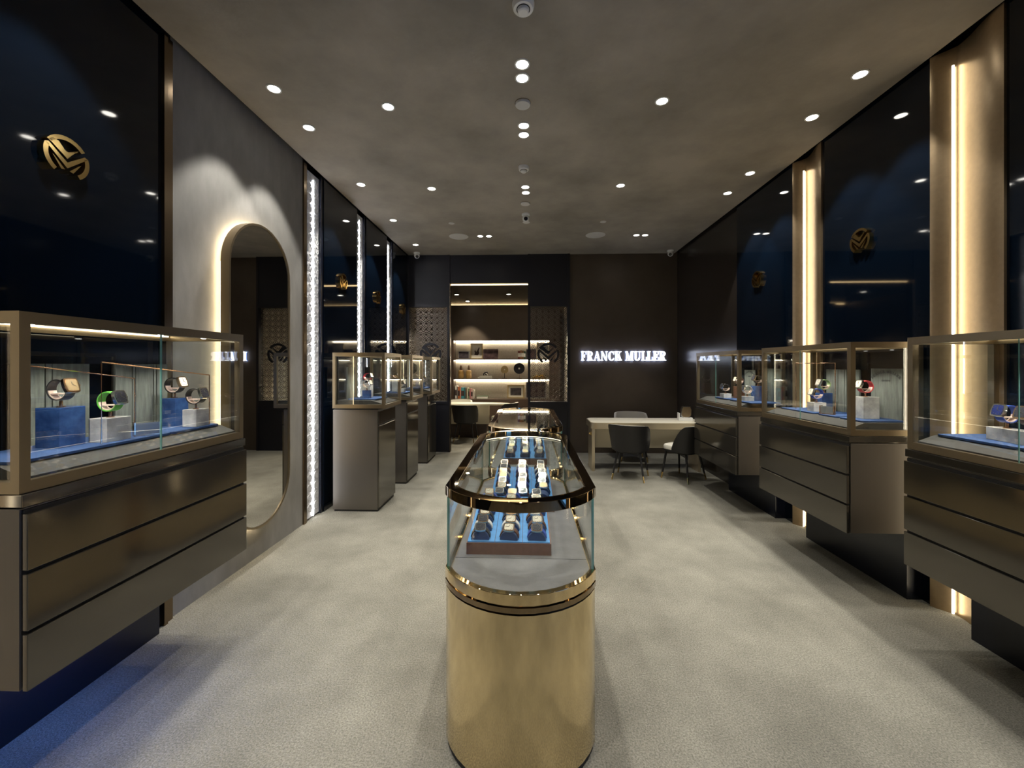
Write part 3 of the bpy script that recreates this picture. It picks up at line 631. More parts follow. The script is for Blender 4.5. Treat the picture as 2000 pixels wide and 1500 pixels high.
def signboard(x, y0, y1, z0, h, label):
    t = thing('sign_board', label, 'sign board', (x, (y0 + y1) / 2, z0), 0, 'pale boards with arched lettering'); L = y1 - y0
    MB().box(-.005, .005, -L / 2, L / 2, 0, h).build('panel', M['board'], t)
    s = 'FRANCK MULLER'; hh = L * .075; tot = textw(s) * hh; rad = L * .62; a = tot / rad / 2
    cy_ = h - L * .12 - rad
    mb = MB()
    for c in s:
        adv = (.5 if c == ' ' else G[c][0] + .05) * hh
        if c != ' ':
            st = len(mb.v); l_ = letter_mb(c, hh, .001)
            l_.xf(Matrix.Rotation(R(-90), 4, 'Z') @ Matrix.Translation((0, 0, cy_)) @ Matrix.Rotation(-(-a), 4, 'Y').inverted() @ Matrix.Translation((0, 0, rad))) if False else l_.xf(Matrix.Translation((-.0055, 0, cy_)) @ Matrix.Rotation(R(-90), 4, 'Z') @ Matrix.Rotation(-a, 4, 'Y') @ Matrix.Translation((0, 0, rad)))
            mb.add(l_.v, l_.f)
        a -= adv / rad
    mb.build('lettering', M['print_grey'], t)
    mb = MB(); s = 'GENEVE'; x = -textw(s) * hh * .6 / 2
    for c in s:
        l_ = letter_mb(c, hh * .6, .001); l_.xf(Matrix.Translation((-.0055, -x, h - L * .36)) @ Matrix.Rotation(R(-90), 4, 'Z')); mb.add(l_.v, l_.f); x += (G[c][0] + .05) * hh * .6
    mb.build('small_lettering', M['print_grey'], t)
    return t
def wire(points, label):
    return tag(MB().tube(points, .0035, 6).build('wire_frame', M['rose'], None), label, 'wire frame', 'thin rose gold frames')
def plate_sign(x, y, z, rz, label):
    t = thing('price_plaque', label, 'plaque', (x, y, z), rz, 'small acrylic plaques')
    MB().box(-.045, .045, -.004, .004, .006, .062).build('panel', M['acrylic'], t)
    MB().box(-.05, -.044, -.008, .03, 0, .066).box(.044, .05, -.008, .008, 0, .066).box(-.05, .05, -.008, .008, 0, .006).build('holder', M['rose'], t)
    return t
# left drawer cabinet
zp_ = LZT + DK + .012
slab(-2.10, -1.815, l1a + .06, 2.02, LZT + DK, .012, 'royal blue platform under the green strap watch in the case before the mirror')
slab(-2.10, -1.815, 2.03, l1b - .06, LZT + DK, .012, 'royal blue platform next to the acrylic plaque in the case before the mirror')
backboard(-2.15, 1.62, 1.92, LZT + DK, .36, -1, 'grey woven slatted board nearer the entrance in the case before the mirror', (.10, .38, .47))
backboard(-2.15, 2.04, l1b - .05, LZT + DK, .36, -1, 'grey woven slatted board nearer the mirror in the case before the mirror', (.30, .36, .70, .76))
block(-1.975, 1.66, zp_, .105, .10, .165, 'blue_stone', 'blue veined stone block, the broadest one in the case before the mirror')
block(-1.895, 1.79, zp_, .085, .11, .105, 'marble', 'grey marble block under the green strap watch')
block(-2.02, 2.27, zp_, .085, .09, .155, 'blue_stone', 'blue veined stone block near the wire frame corner in the case before the mirror')
block(-1.87, 2.24, zp_, .08, .09, .095, 'marble', 'grey marble block next to the mirror end of the case before the mirror')
ao = R(84)
on_stand((-1.975, 1.66, zp_ + .165), ao, 'strap_black', 'rosecase', 'dial_gold', 'rose gold watch', 'on the broad blue block before the mirror', 1.45)
on_stand((-1.895, 1.79, zp_ + .105), ao, 'strap_green', 'steel', 'dial_dark', 'black watch with green strap', 'on a grey marble block before the mirror', 1.45)
on_stand((-2.02, 2.27, zp_ + .155), ao, 'strap_black', 'rosecase', 'dial_white', 'pale dial rose gold watch', 'on the tall blue block by the wire frame', 1.45)
on_stand((-1.87, 2.24, zp_ + .095), ao, 'strap_black', 'steel', 'dial_dark', 'dark skeleton watch', 'on the marble block nearest the mirror', 1.45)
wire([(-1.84, 1.70, zp_), (-1.84, 1.70, 1.595), (-1.84, 2.30, 1.525), (-1.84, 2.30, zp_)], 'rose gold wire hoop spanning both platforms in the case before the mirror')
wire([(-1.99, 1.52, zp_), (-1.99, 1.52, 1.585), (-1.99, 2.0, 1.515), (-1.99, 2.0, zp_)], 'rose gold wire hoop behind the green strap watch')
plate_sign(-1.855, 1.93, zp_, R(55), 'small grey acrylic plaque in the case before the mirror')
# right cabinets
zr = ZT + DK; zq = zr + .012
def R_(px, py): return at_z(px, py, zq)
slab(2.30, 2.585, 3.16, 3.34, zr, .012, 'royal blue platform below the red strap watch'); slab(2.30, 2.585, 3.40, c2b - .08, zr, .012, 'royal blue platform below the pale green strap watch')
slab(2.30, 2.585, c2a + .06, 3.12, zr, .012, 'royal blue platform below the arched lettering board in the red strap case')
backboard(2.603, 3.30, 3.66, zr, .36, 1, 'grey woven slatted board beside the bronze column in the red strap case', (.36, .42, .62, .68))
signboard(2.606, c2a + .10, c2a + .36, zr, .37, 'pale board with arched lettering behind the red strap watch')
block(2.50, 3.56, zq, .085, .085, .15, 'blue_stone', 'blue stone block under the pale green strap watch'); block(2.40, 3.50, zq, .10, .08, .075, 'marble', 'low grey marble block under the blue strap watch')
block(2.44, 3.06, zq, .11, .11, .155, 'marble', 'tall grey marble block under the red strap watch')
bo = R(-82)
on_stand((2.50, 3.56, zq + .15), bo, 'strap_lime', 'steel', 'dial_white', 'watch with pale green strap', 'on a blue stone block')
on_stand((2.40, 3.50, zq + .075), bo, 'strap_blue', 'steel', 'dial_white', 'watch with blue strap', 'on a low marble block')
on_stand((2.44, 3.06, zq + .155), bo, 'strap_red', 'steel', 'dial_white', 'watch with red strap', 'on a tall marble block', 1.45)
wire([(2.36, 3.24, zq), (2.36, 3.24, 1.60), (2.36, 3.70, 1.60), (2.36, 3.70, zq)], 'rose gold wire hoop next to the pale green strap watch')
plate_sign(2.335, 3.29, zq, R(-60), 'small grey acrylic plaque in front of the red strap watch')
# nearest right cabinet
slab(2.28, 2.585, 1.93, c3b - .06, zr, .012, 'royal blue platform under the long marble block')
slab(2.32, 2.585, c3a + .1, 1.90, zr, .012, 'royal blue platform under the brown stone block')
block(2.40, 2.10, zq, .07, .24, .065, 'marble', 'long low marble block carrying two watches', R(-8))
on_stand((2.405, 2.15, zq + .065), bo, 'strap_blue', 'steel', 'dial_blue', 'blue watch with blue strap', 'on the long marble block', 1.45)
on_stand((2.395, 2.045, zq + .065), bo, 'strap_brown', 'rosecase', 'dial_dark', 'dark watch with brown strap', 'on the long marble block', 1.45)
block(2.49, 1.95, zq, .11, .11, .16, 'brown_stone', 'brown stone block beside the long marble block')
on_stand((2.49, 1.95, zq + .16), bo, 'strap_black', 'steel', 'dial_white', 'steel watch', 'on the brown stone block beside the long marble block', 1.45)
signboard(2.606, 1.76, 2.11, zr, .37, 'pale board with arched lettering behind the brown stone block')
backboard(2.603, c3a + .1, 1.70, zr, .36, 1, 'grey woven slatted board in the case with the long marble block')
plate_sign(2.365, 1.83, zq, R(-60), 'small grey acrylic plaque beside the long marble block')
# far right cabinet
slab(2.28, 2.42, 4.78, 5.10, zr, .012, 'royal blue platform at the desk end of the drawer cabinet by the desk'); slab(2.28, 2.585, 4.28, 4.72, zr, .012, 'royal blue platform with the blue stone block in the drawer cabinet by the desk')
block(2.34, 4.94, zq, .09, .10, .05, 'marble', 'low marble block at the desk end of the drawer cabinet by the desk'); block(2.49, 4.93, zq - .012, .09, .09, .145, 'brown_stone', 'brown stone block in the drawer cabinet by the desk')
block(2.37, 4.52, zq, .10, .09, .05, 'marble', 'low marble block before the blue stone block in the drawer cabinet by the desk'); block(2.50, 4.55, zq, .10, .09, .16, 'blue_stone', 'blue stone block in the drawer cabinet by the desk')
on_stand((2.34, 4.94, zq + .05), bo, 'strap_black', 'steel', 'dial_dark', 'dark steel watch', 'at the desk end of the drawer cabinet by the desk')
on_stand((2.49, 4.93, zq + .133), bo, 'strap_brown', 'rosecase', 'dial_white', 'ivory watch', 'on the brown stone block of the cabinet by the desk')
on_stand((2.37, 4.52, zq + .05), bo, 'strap_white', 'steel', 'dial_dark', 'steel watch with white strap', 'on a low block of the cabinet by the desk')
on_stand((2.50, 4.55, zq + .16), bo, 'strap_black', 'rosecase', 'dial_dark', 'rose gold watch', 'on the blue stone block of the cabinet by the desk')
backboard(2.603, 4.30, 4.62, zr, .36, 1, 'grey woven slatted board in the drawer cabinet by the desk', (.36, .42, .70, .78)); signboard(2.606, 4.80, 5.02, zr, .34, 'pale board with arched lettering in the drawer cabinet by the desk')
# narrow pedestal cases
zpd = 1.12 + DK; nm = ['strip-side', 'middle', 'screen-side']
for k, (a0, a1, b0, b1) in enumerate(PED):
    w_ = '%s narrow pedestal case' % nm[k]
    slab(-1.98, -1.66, b0 + .10, b1 - .10, zpd, .012, 'royal blue platform in the %s' % w_)
    z = zpd + .012
    if k == 0:
        block(-1.80, b0 + .19, z, .075, .075, .09, 'blue_stone', 'navy cube in the strip-side narrow pedestal case'); block(-1.84, b0 + .32, z, .09, .09, .165, 'marble', 'tall grey marble block in the strip-side narrow pedestal case')
        on_stand((-1.80, b0 + .19, z + .09), R(72), 'strap_white', 'steel', 'dial_white', 'pale watch', 'on the navy cube in the strip-side pedestal case'); on_stand((-1.84, b0 + .32, z + .165), R(72), 'strap_red', 'steel', 'dial_white', 'watch with dark red strap', 'in the strip-side pedestal case')
        signboard_x = backboard(-2.04, b0 + .2, b0 + .40, zpd, .36, -1, 'pale woven board in the strip-side narrow pedestal case', (.5,))
    elif k == 1:
        block(-1.74, b0 + .19, z, .10, .08, .05, 'marble', 'low marble block in the middle narrow pedestal case'); block(-1.86, b0 + .34, z, .09, .09, .16, 'marble', 'tall marble block in the middle narrow pedestal case')
        on_stand((-1.74, b0 + .19, z + .05), R(72), 'strap_white', 'rosecase', 'dial_white', 'rose gold watch with white strap', 'in the middle pedestal case'); on_stand((-1.86, b0 + .34, z + .16), R(72), 'strap_black', 'steel', 'dial_dark', 'black watch', 'on the tall block of the middle pedestal case')
    else:
        block(-1.74, b0 + .20, z, .09, .09, .09, 'blue_stone', 'navy cube in the screen-side narrow pedestal case'); block(-1.84, b0 + .36, z, .09, .09, .15, 'blue_stone', 'tall blue stone block in the screen-side narrow pedestal case')
        on_stand((-1.74, b0 + .20, z + .09), R(72), 'strap_white', 'steel', 'dial_gold', 'watch with golden dial', 'on the navy cube in the screen-side pedestal case'); on_stand((-1.84, b0 + .36, z + .15), R(72), 'strap_brown', 'rosecase', 'dial_dark', 'watch with brown strap', 'in the screen-side pedestal case')

# ---------------------------------------------------------------- desk and chairs
dx0, dx1, dy0, dy1, dzt = .925, 2.60, 6.02, 6.62, .745
dk = thing('desk', 'champagne metal and cream desk standing below the lit sign', 'desk', ((dx0 + dx1) / 2, (dy0 + dy1) / 2, 0))
ex, ey = (dx1 - dx0) / 2, (dy1 - dy0) / 2
MB().prism(rrect(-ex, ex, -ey, ey, .11, 8), dzt - .092, dzt - .004).build('edge_band', M['champagne'], dk, smooth=True)
MB().prism(rrect(-ex + .012, ex - .012, -ey + .012, ey - .012, .10, 8), dzt - .006, dzt).build('leather_top', M['cream_leather'], dk, smooth=True)
for sx in (-1, 1):
    MB().box(sx * (ex - .035), sx * (ex - .08), -ey + .15, ey - .08, 0, dzt - .092).build('leg', M['champagne'], dk, bevel=.003)
MB().box(-ex + .08, ex - .08, -ey + .20, -ey + .225, .345, dzt - .092).build('modesty_panel', M['cream'], dk)
h_ = MB().lathe([(.03, 0), (.03, .01), (.018, .014), (.012, .03)], 14, (-ex + .035, -ey + .24, .55), ax='x'); h_.xf(Matrix.Translation((2 * (-ex + .035), 0, 0)) @ Matrix.Diagonal((-1, 1, 1, 1))).build('knob', M['gold_sat'], dk, smooth=True)
def chair_parts(shell_m, in_m):
    n, m_ = 22, 8; P = []
    def surf(off):
        g = []
        for j in range(m_ + 1):
            v = j / m_; row = []
            for i in range(n + 1):
                u = -1 + 2 * i / n; au = abs(u)
                top = .775 - .05 * au ** 3 - .27 * max(0, (au - .62) / .38) ** 1.6
                z = .405 + (top - .405) * v
                hgt = (z - .405) / .37
                ra = .238 + .052 * hgt + off; rb = .232 + .04 * hgt + off
                a = R(-90 + 98 * u)
                row.append((ra * math.cos(a), rb * math.sin(a) * 1.0 + .03 - .045 * hgt, z))
            g.append(row)
        return g
    def shell(o0, o1):
        a, b = surf(o0), surf(o1); v = [p for r in a for p in r] + [p for r in b for p in r]; N = (n + 1) * (m_ + 1); f = []
        for j in range(m_):
            for i in range(n):
                q = j * (n + 1) + i; f += [(q, q + 1, q + n + 2, q + n + 1), (N + q + n + 1, N + q + n + 2, N + q + 1, N + q)]
        bd = [i for i in range(n + 1)] + [j * (n + 1) + n for j in range(1, m_ + 1)] + [m_ * (n + 1) + i for i in range(n - 1, -1, -1)] + [j * (n + 1) for j in range(m_ - 1, 0, -1)]
        for k in range(len(bd)): p, q = bd[k], bd[(k + 1) % len(bd)]; f.append((p, q, N + q, N + p))
        return MB().add(v, f)
    parts = [('backrest_shell', shell(.0, .014).mesh('backrest_shell', M[shell_m], True)), ('backrest_pad', shell(-.022, -.001).mesh('backrest_pad', M[in_m], True))]
    seat = MB(); pf = [(.0, .395), (.93, .395), (1, .41), (1, .45), (.95, .468), (.5, .476), (0, .478)]
    v = []; ns = 28
    for s_, z in pf:
        for k in range(ns):
            a = 2 * math.pi * k / ns; c_, q = math.cos(a), math.sin(a); e_ = .55
            v.append((.195 * s_ * math.copysign(abs(c_) ** e_, c_), .225 * s_ * math.copysign(abs(q) ** e_, q) + .06, z))
    f = [(i * ns + k, i * ns + (k + 1) % ns, (i + 1) * ns + (k + 1) % ns, (i + 1) * ns + k) for i in range(len(pf) - 1) for k in range(ns)]
    parts.append(('seat', seat.add(v, f).mesh('seat', M[in_m], True)))
    base = MB(); v = []
    for s_, z in ((.9, .372), (1.03, .39), (1.03, .412), (.9, .414)):
        for k in range(ns):
            a = 2 * math.pi * k / ns; c_, q = math.cos(a), math.sin(a); e_ = .55
            v.append((.195 * s_ * math.copysign(abs(c_) ** e_, c_), .225 * s_ * math.copysign(abs(q) ** e_, q) + .06, z))
    base.add(v, [(i * ns + k, i * ns + (k + 1) % ns, (i + 1) * ns + (k + 1) % ns, (i + 1) * ns + k) for i in range(3) for k in range(ns)] + [tuple(range(ns - 1, -1, -1)), tuple(range(3 * ns, 4 * ns))])
    parts.append(('seat_base', base.mesh('seat_base', M[shell_m], True)))
    legs = []
    for sx in (-1, 1):
        for sy, yt, yb_ in ((-1, -.09, -.165), (1, .21, .245)):
            top = Vector((sx * .15, yt, .385)); bot = Vector((sx * .215, yb_, 0)); mid = bot + (top - bot) * .22
            legs.append((MB().tube([top, mid], [.017, .0125], 10).mesh('leg', M['chair_black'], True), MB().tube([mid, bot], [.0126, .010], 10).mesh('leg_tip', M['gold_sat'], True)))
    return parts, legs
CH = {'ivory': chair_parts('chair_black', 'chair_seat'), 'grey': chair_parts('chair_grey', 'chair_grey'), 'cream': chair_parts('chair_seat', 'chair_seat')}
def chair(kind, x, y, rz, label):
    t = thing('desk_chair', label, 'chair', (x, y, 0), R(rz), 'tub chairs around the desks'); p, l = CH[kind]
    for nme, me in p: link(nme, me, t)
    for a, b in l: link('leg_tip', b, link('leg', a, t))
chair('ivory', 1.43, 5.80, -24, 'black tub chair at the desk below the sign with its back to the shop')
chair('ivory', 2.20, 5.78, 37, 'black tub chair with ivory seat half behind the drawer cabinet')
chair('grey', 1.76, 7.02, 176, 'pale grey tub chair behind the desk below the sign')
chair('ivory', -1.30, 8.52, -6, 'black tub chair in front of the boat shaped table')
chair('cream', -1.58, 9.47, 178, 'cream tub chair behind the boat shaped table')
chair('ivory', -.50, 8.98, 62, 'black tub chair with ivory lining at the tip of the boat shaped table')
# watch box on the desk
p = at_z(1339, 822, dzt)
wbx = thing('watch_box', 'white and bronze watch box standing on the desk', 'box', (p.x, 6.30, dzt), R(-6))
MB().box(-.10, .10, -.05, .06, 0, .05).box(-.10, -.085, -.05, .06, .05, .12).build('holder', M['white_plastic'], wbx, bevel=.004)
oc = [(-.045, 0), (.045, 0), (.075, .03), (.08, .12), (.06, .17), (-.05, .17), (-.07, .12), (-.075, .03)]
MB().prism(oc, -.03, .03, 'y').build('cushion_frame', M['steel'], wbx).location = (.01, 0, .05)
MB().prism([(a * .88, .01 + b * .88) for a, b in oc], -.036, -.029, 'y').build('cushion_face', M['bronze'], wbx).location = (.01, 0, .05)

# ---------------------------------------------------------------- room behind the partitions
vx0, vx1 = XL - .15, .90
struct(MB().box(vx0, vx1, YB + .1, YV + .1, ZL, ZL + .1).build('ceiling_shelf_room', mat('bronze lacquer ceiling', (.05, .043, .036), .2, metal=.3)), 'dark glossy low ceiling of the shelf room', 'ceiling')
struct(MB().box(vx0 - .1, vx0, YB + .1, YV, 0, ZL).build('wall_shelf_room_left', M['brown_wall']), 'dark brown wall closing the shelf room behind the pedestals', 'wall')
struct(MB().box(vx1, vx1 + .1, YB + .12, YV, 0, ZL).build('wall_shelf_room_right', M['beige']), 'beige wall closing the shelf room behind the sign wall', 'wall')
struct(MB().box(vx0, vx1, YV, YV + .1, 0, ZL).build('wall_shelf_room_back', M['brown_wall']), 'dark brown wall around the lit shelves', 'wall')
MB().box(XO0, XO1, YB + .092, YB + .102, ZL - .014, ZL).build('led_line', M['led_line'], lint)
lb_ = tag(MB().box(vx0 + .05, vx1 - .05, YV - .03, YV - .012, ZL - .02, ZL - .004).build('led_profile', M['led_line']), 'thin amber light line under the ceiling above the lit shelves', 'light line')
YS = YV - .30
sx0, sx1 = at_y(886, 700, YS).x, at_y(1073, 700, YS).x
zz = [at_y(950, y, YS).z for y in (665, 702, 740.3, 779)]
su = thing('shelf_unit', 'walnut wall shelves with three warmly lit beige niches', 'shelf', ((sx0 + sx1) / 2, YS, 0)); ux = (sx1 - sx0) / 2
MB().box(-ux, ux, .27, .295, zz[3] - .03, zz[0] + .02).build('back_panel', M['beige'], su)
MB().box(-ux - .12, -ux, -.0, .295, zz[3] - .02, zz[0] + .03).build('side_panel', M['walnut'], su); MB().box(ux, ux + .25, 0, .295, zz[3] - .02, zz[0] + .03).build('side_panel', M['walnut'], su)
MB().box(-ux - .12, ux + .25, 0, .295, zz[0], ZL - .03).build('upper_panel', M['brown_wall'], su)
for k in (1, 2): MB().box(-ux, ux, 0, .27, zz[k] - .012, zz[k] + .012).build('shelf_board', M['walnut'], su)
MB().box(-ux - .12, ux + .25, -.10, .295, 0, zz[3]).build('lower_cabinet', M['walnut'], su)
for k in range(3): MB().box(-ux + .01, ux - .01, .235, .25, zz[k] - (.02 if k else .01) - .008, zz[k] - (.013 if k else .001)).build('led_strip', M['led'], su)
SH = [zz[1] + .0121, zz[2] + .0121, zz[3] + .0005]
def sx_(px, yy=.1): return at_y(px, 700, YS + yy).x
def picture(px0, px1, k, h, frame_m, mount, img_m, label, yy=.16, b=.03, pass_=.06):
    x0, x1 = sx_(px0, yy), sx_(px1, yy); t = thing('framed_picture', label, 'picture', ((x0 + x1) / 2, YS + yy, SH[k]), 0, 'pictures on the lit shelves'); a = (x1 - x0) / 2
    f = MB().box(-a, a, -.012, .012, 0, b).box(-a, a, -.012, .012, h - b, h).box(-a, -a + b, -.012, .012, b, h - b).box(a - b, a, -.012, .012, b, h - b).build('frame', M[frame_m], t)
    MB().box(-a + b, a - b, -.002, .008, b, h - b).build('mount', M[mount], t)
    pp = b + pass_
    pr_ = MB().box(-a + pp, a - pp, -.004, -.0021, pp, h - pp).build('print', M[img_m], t)
    return t, a
picture(895, 917, 0, .20, 'silver', 'pic_dark', 'pic_dark', 'small dark photograph in a silver frame', b=.018, pass_=.008)
t, a = picture(919, 943, 0, .385, 'gilt', 'mat_board', 'pic_light', 'tall pale figure print in a gilt frame', yy=.18, b=.022, pass_=.04)
MB().prism([(-.06, .10), (.03, .09), (.065, .15), (.05, .20), (.072, .27), (.058, .30), (.028, .235), (-.012, .175), (-.035, .225), (-.055, .20), (-.045, .15)], -.0052, -.0041, 'y').build('figure_ink', M['ink'], t)
picture(944, 973, 0, .245, 'pic_plum', 'pic_plum', 'pic_plum', 'wide plum toned print in a dark frame', b=.02, pass_=.02)
picture(991, 1024, 2, .335, 'gilt', 'mat_board', 'pic_dark', 'dark print with broad mount in a gold frame', yy=.15, b=.03, pass_=.045)
picture(1027, 1067, 2, .41, 'silver', 'pic_dark', 'pic_plum', 'large dark floral print behind the filigree screen', yy=.2, b=.02, pass_=.03)
picture(1048, 1071, 0, .40, 'gilt', 'mat_board', 'pic_light', 'pale print behind the screen emblem', yy=.2, b=.012, pass_=.03)
picture(1028, 1047, 0, .24, 'pic_dark', 'pic_dark', 'pic_plum', 'dark print behind the filigree screen beside the leaning books', yy=.14, b=.015, pass_=.02)
def book(px, k, w_, h, d, c, label, tilt=0., yy=.13, lie=False, x=None, z=None):
    t = thing('book', label, 'book', (sx_(px) if x is None else x, YS + yy, SH[k] if z is None else z), 0, 'books on the lit shelves')
    cm = mat('book cover', c, .6)
    if lie:
        MB().box(-h / 2, h / 2, -d / 2, d / 2, 0, .004).box(-h / 2, h / 2, -d / 2, d / 2, w_ - .004, w_).box(-h / 2, h / 2, d / 2 - .004, d / 2, 0, w_).build('cover', cm, t)
        MB().box(-h / 2 + .006, h / 2 - .006, -d / 2 + .005, d / 2 - .005, .004, w_ - .004).build('pages', M['paper'], t)
    else:
        MB().box(-w_ / 2, w_ / 2, -d / 2, -d / 2 + .004, 0, h).box(-w_ / 2, -w_ / 2 + .003, -d / 2, d / 2, 0, h).box(w_ / 2 - .003, w_ / 2, -d / 2, d / 2, 0, h).build('cover', cm, t)
        MB().box(-w_ / 2 + .003, w_ / 2 - .003, -d / 2 + .005, d / 2 - .005, .004, h - .006).build('pages', M['paper'], t)
        if w_ > .03: MB().box(-w_ / 2 + .004, w_ / 2 - .004, -d / 2 - .0012, -d / 2 - .0002, h * .25, h * .7).build('spine_title', M['paper'] if sum(c) < .5 else M['ink'], t)
    return t
px = 889.5
for w_, h, c, lab in ((.05, .31, (.62, .60, .55), 'thick off white book at the end of the lowest shelf row'), (.018, .30, (.25, .24, .22), 'thin grey book in the lowest shelf row'), (.045, .285, (.55, .16, .05), 'orange red book in the lowest shelf row'), (.03, .29, (.70, .30, .22), 'salmon book in the lowest shelf row'),
                      (.075, .275, (.06, .30, .34), 'broad teal book in the lowest shelf row'), (.03, .27, (.05, .14, .16), 'dark petrol book in the lowest shelf row'), (.028, .26, (.16, .10, .06), 'brown book in the lowest shelf row'), (.03, .265, (.60, .56, .44), 'cream book in the lowest shelf row'),
                      (.032, .25, (.22, .30, .14), 'olive green book in the lowest shelf row'), (.03, .245, (.55, .18, .20), 'rose red book in the lowest shelf row'), (.045, .24, (.62, .40, .36), 'pale pink book in the lowest shelf row'), (.03, .22, (.66, .60, .52), 'short ivory book ending the lowest shelf row')):
    x = sx_(px) + w_ / 2; book(0, 2, w_, h, .2, c, lab, x=x); px += w_ * F / (YS + .1) + .15
book(942, 2, .06, .27, .2, (.05, .11, .05), 'thick green book lying flat on the lowest shelf', lie=True)
px = 1011.5
for w_, h, c, lab in ((.055, .20, (.20, .05, .04), 'oxblood book on the top shelf'), (.04, .21, (.30, .12, .04), 'rust book on the top shelf'), (.045, .205, (.18, .09, .03), 'tan brown book on the top shelf'), (.04, .19, (.04, .08, .05), 'dark green book on the top shelf'), (.03, .165, (.07, .07, .07), 'short charcoal book on the top shelf')):
    x = sx_(px) + w_ / 2; book(0, 0, w_, h, .16, c, lab, x=x); px += w_ * F / (YS + .1) + .2
book(947, 1, .03, .34, .22, (.60, .58, .50), 'large pale book lying at the bottom of the small stack', lie=True)
book(947, 1, .03, .30, .20, (.40, .39, .33), 'smaller grey book lying on the large pale book', lie=True, x=sx_(948.5), z=SH[1] + .0305)
sc_ = thing('sculpture', 'small black and white knotted sculpture on the stacked books', 'sculpture', (sx_(948.5), YS + .13, SH[1] + .061))
MB().tube([(-.05, 0, .012), (-.055, 0, .05), (-.01, -.02, .085), (.04, 0, .09), (.05, .01, .05), (.01, .02, .03), (-.03, .0, .055)], [.012, .015, .017, .015, .014, .012, .01], 10).build('dark_loop', M['stone_black'], sc_, smooth=True)
MB().tube([(.05, 0, .010), (.03, -.02, .05), (-.02, 0, .07), (-.04, .02, .035)], [.012, .014, .012, .01], 10).build('pale_loop', M['pearl'], sc_, smooth=True)
for px_, lab in ((900, 'amber ribbed decanter near the shelf end'), (915.5, 'amber ribbed decanter beside the stack of books')):
    t = thing('decanter', lab, 'decanter', (sx_(px_), YS + .13, SH[1]), 0, 'amber decanters')
    prof = [(.062, 0), (.066, .01)]
    for k in range(8): prof += [(.064, .02 + k * .02), (.068, .03 + k * .02)]
    prof += [(.06, .19), (.035, .205)]
    MB().lathe(prof, 20).build('bottle', M['amber'], t, smooth=True)
    MB().lathe([(.030, .203), (.022, .215), (.038, .225), (.028, .27), (.018, .32), (.010, .325)], 16).build('stopper', M['amber_dark'], t, smooth=True)
def disc(px_, r, zc, m_, lab, scallop):
    t = thing('disc_ornament', lab, 'ornament', (sx_(px_), YS + .13, SH[1]), 0, None); n = 48
    pts = []
    for k in range(n):
        a = 2 * math.pi * k / n; rr = r * ((1 + .06 * math.cos(3 * (a - R(90))) + (.06 if math.sin(a) > .2 else 0)) if scallop else 1); pts.append((rr * math.cos(a), zc + rr * math.sin(a)))
    MB().prism(pts, -.012, .012, 'y').build('disc', M[m_], t, bevel=.003)
    MB().lathe([(r * .16, .0), (r * .16, .004)], 16, (0, -.012, zc), ax='y').build('hub', M['pearl'], t)
    MB().box(-.006, .006, -.006, .006, .008, zc - r * .95).build('stem', M['trim_bronze'], t); MB().box(-.06, .06, -.04, .04, 0, .008).build('base', M['trim_bronze'], t)
disc(985.5, .092, .215, 'stone_gold', 'scalloped ochre disc on a stem', True); disc(1014, .135, .245, 'stone_black', 'large black disc with pale hub on a stem', False)
t = thing('gold_ornament', 'low gold ornament behind the filigree screen', 'ornament', (sx_(1053), YS + .13, SH[1]))
MB().box(-.16, .16, -.03, .03, 0, .02).build('base', M['gold_orn'], t)
MB().tube([(-.14, 0, .025), (-.06, 0, .06), (0, 0, .04), (.06, 0, .075), (.14, 0, .03)], [.014, .02, .018, .022, .012], 10).build('branch', M['gold_orn'], t, smooth=True)
# boat shaped table
tb = thing('boat_table', 'cream boat shaped table in front of the lit shelves', 'table', (-1.4, 8.98, 0))
tp = [(-.95, -.23), (-.4, -.26), (.2, -.22), (.7, -.10), (1.02, .03), (.95, .08), (.6, .16), (0, .24), (-.6, .26), (-.95, .24)]
MB().prism(tp, .715, .755).build('top', M['cream_leather'], tb, bevel=.012)
MB().box(-.92, .55, -.04, .12, .30, .715).build('panel', M['cream'], tb); MB().box(-.88, .50, 0, .10, 0, .30).build('plinth', M['walnut'], tb)

# ---------------------------------------------------------------- ceiling fittings
def CP(px, py): return at_z(px, py, CEIL)
dl_t = MB().ring(arc(.052, 0, 360, 24)[:-1], arc(.041, 0, 360, 24)[:-1], -.005, 0).mesh('trim_ring', M['white_plastic'], True)
dl_l = MB().lathe([(.041, -.002), (.041, .0)], 20).mesh('lens', M['lens'])
def downlight(px, py, label, group, power=0, target=None, ang=55, blend=.35, color=NEUT, pos=None, ceil=CEIL):
    p = CP(px, py) if pos is None else Vector(pos)
    t = thing('downlight', label, 'downlight', (p.x, p.y, ceil), 0, group)
    link('trim_ring', dl_t, t); link('lens', dl_l, t)
    if power: spot((p.x, p.y, ceil - .012), target if target else (p.x, p.y, 0), power, ang, blend, color, .035)
    return p
PW = 62
CD = [(1020, 125), (1020, 152), (1023, 245), (1023, 263), (1026, 365), (1027, 376)]
for q in CD: downlight(*q, 'round lit downlight of the paired row above the showcases', 'paired downlights above the showcases', PW * .7, None, 74, .3)
for q, w_ in (((535, 173), 'above the entrance side of the tall mirror'), ((603, 249), 'above the side of the mirror by the lit strip'), ((705, 360), 'above the strip-side pedestal case'), ((768, 430), 'above the middle pedestal case'), ((812, 478), 'above the screen-side pedestal case')):
    downlight(*q, 'round lit downlight ' + w_, 'downlights along the mirror wall', PW * 1.25, None, 76, .3)
for q, w_ in (((1680, 145), 'above the entrance end of the red strap case'), ((1586, 229), 'above the desk end of the red strap case'), ((1465, 338), 'above the entrance end of the cabinet by the desk'), ((1421, 377), 'above the desk end of the cabinet by the desk')):
    downlight(*q, 'round lit downlight ' + w_, 'downlights along the column wall', PW * 1.25, None, 76, .3)
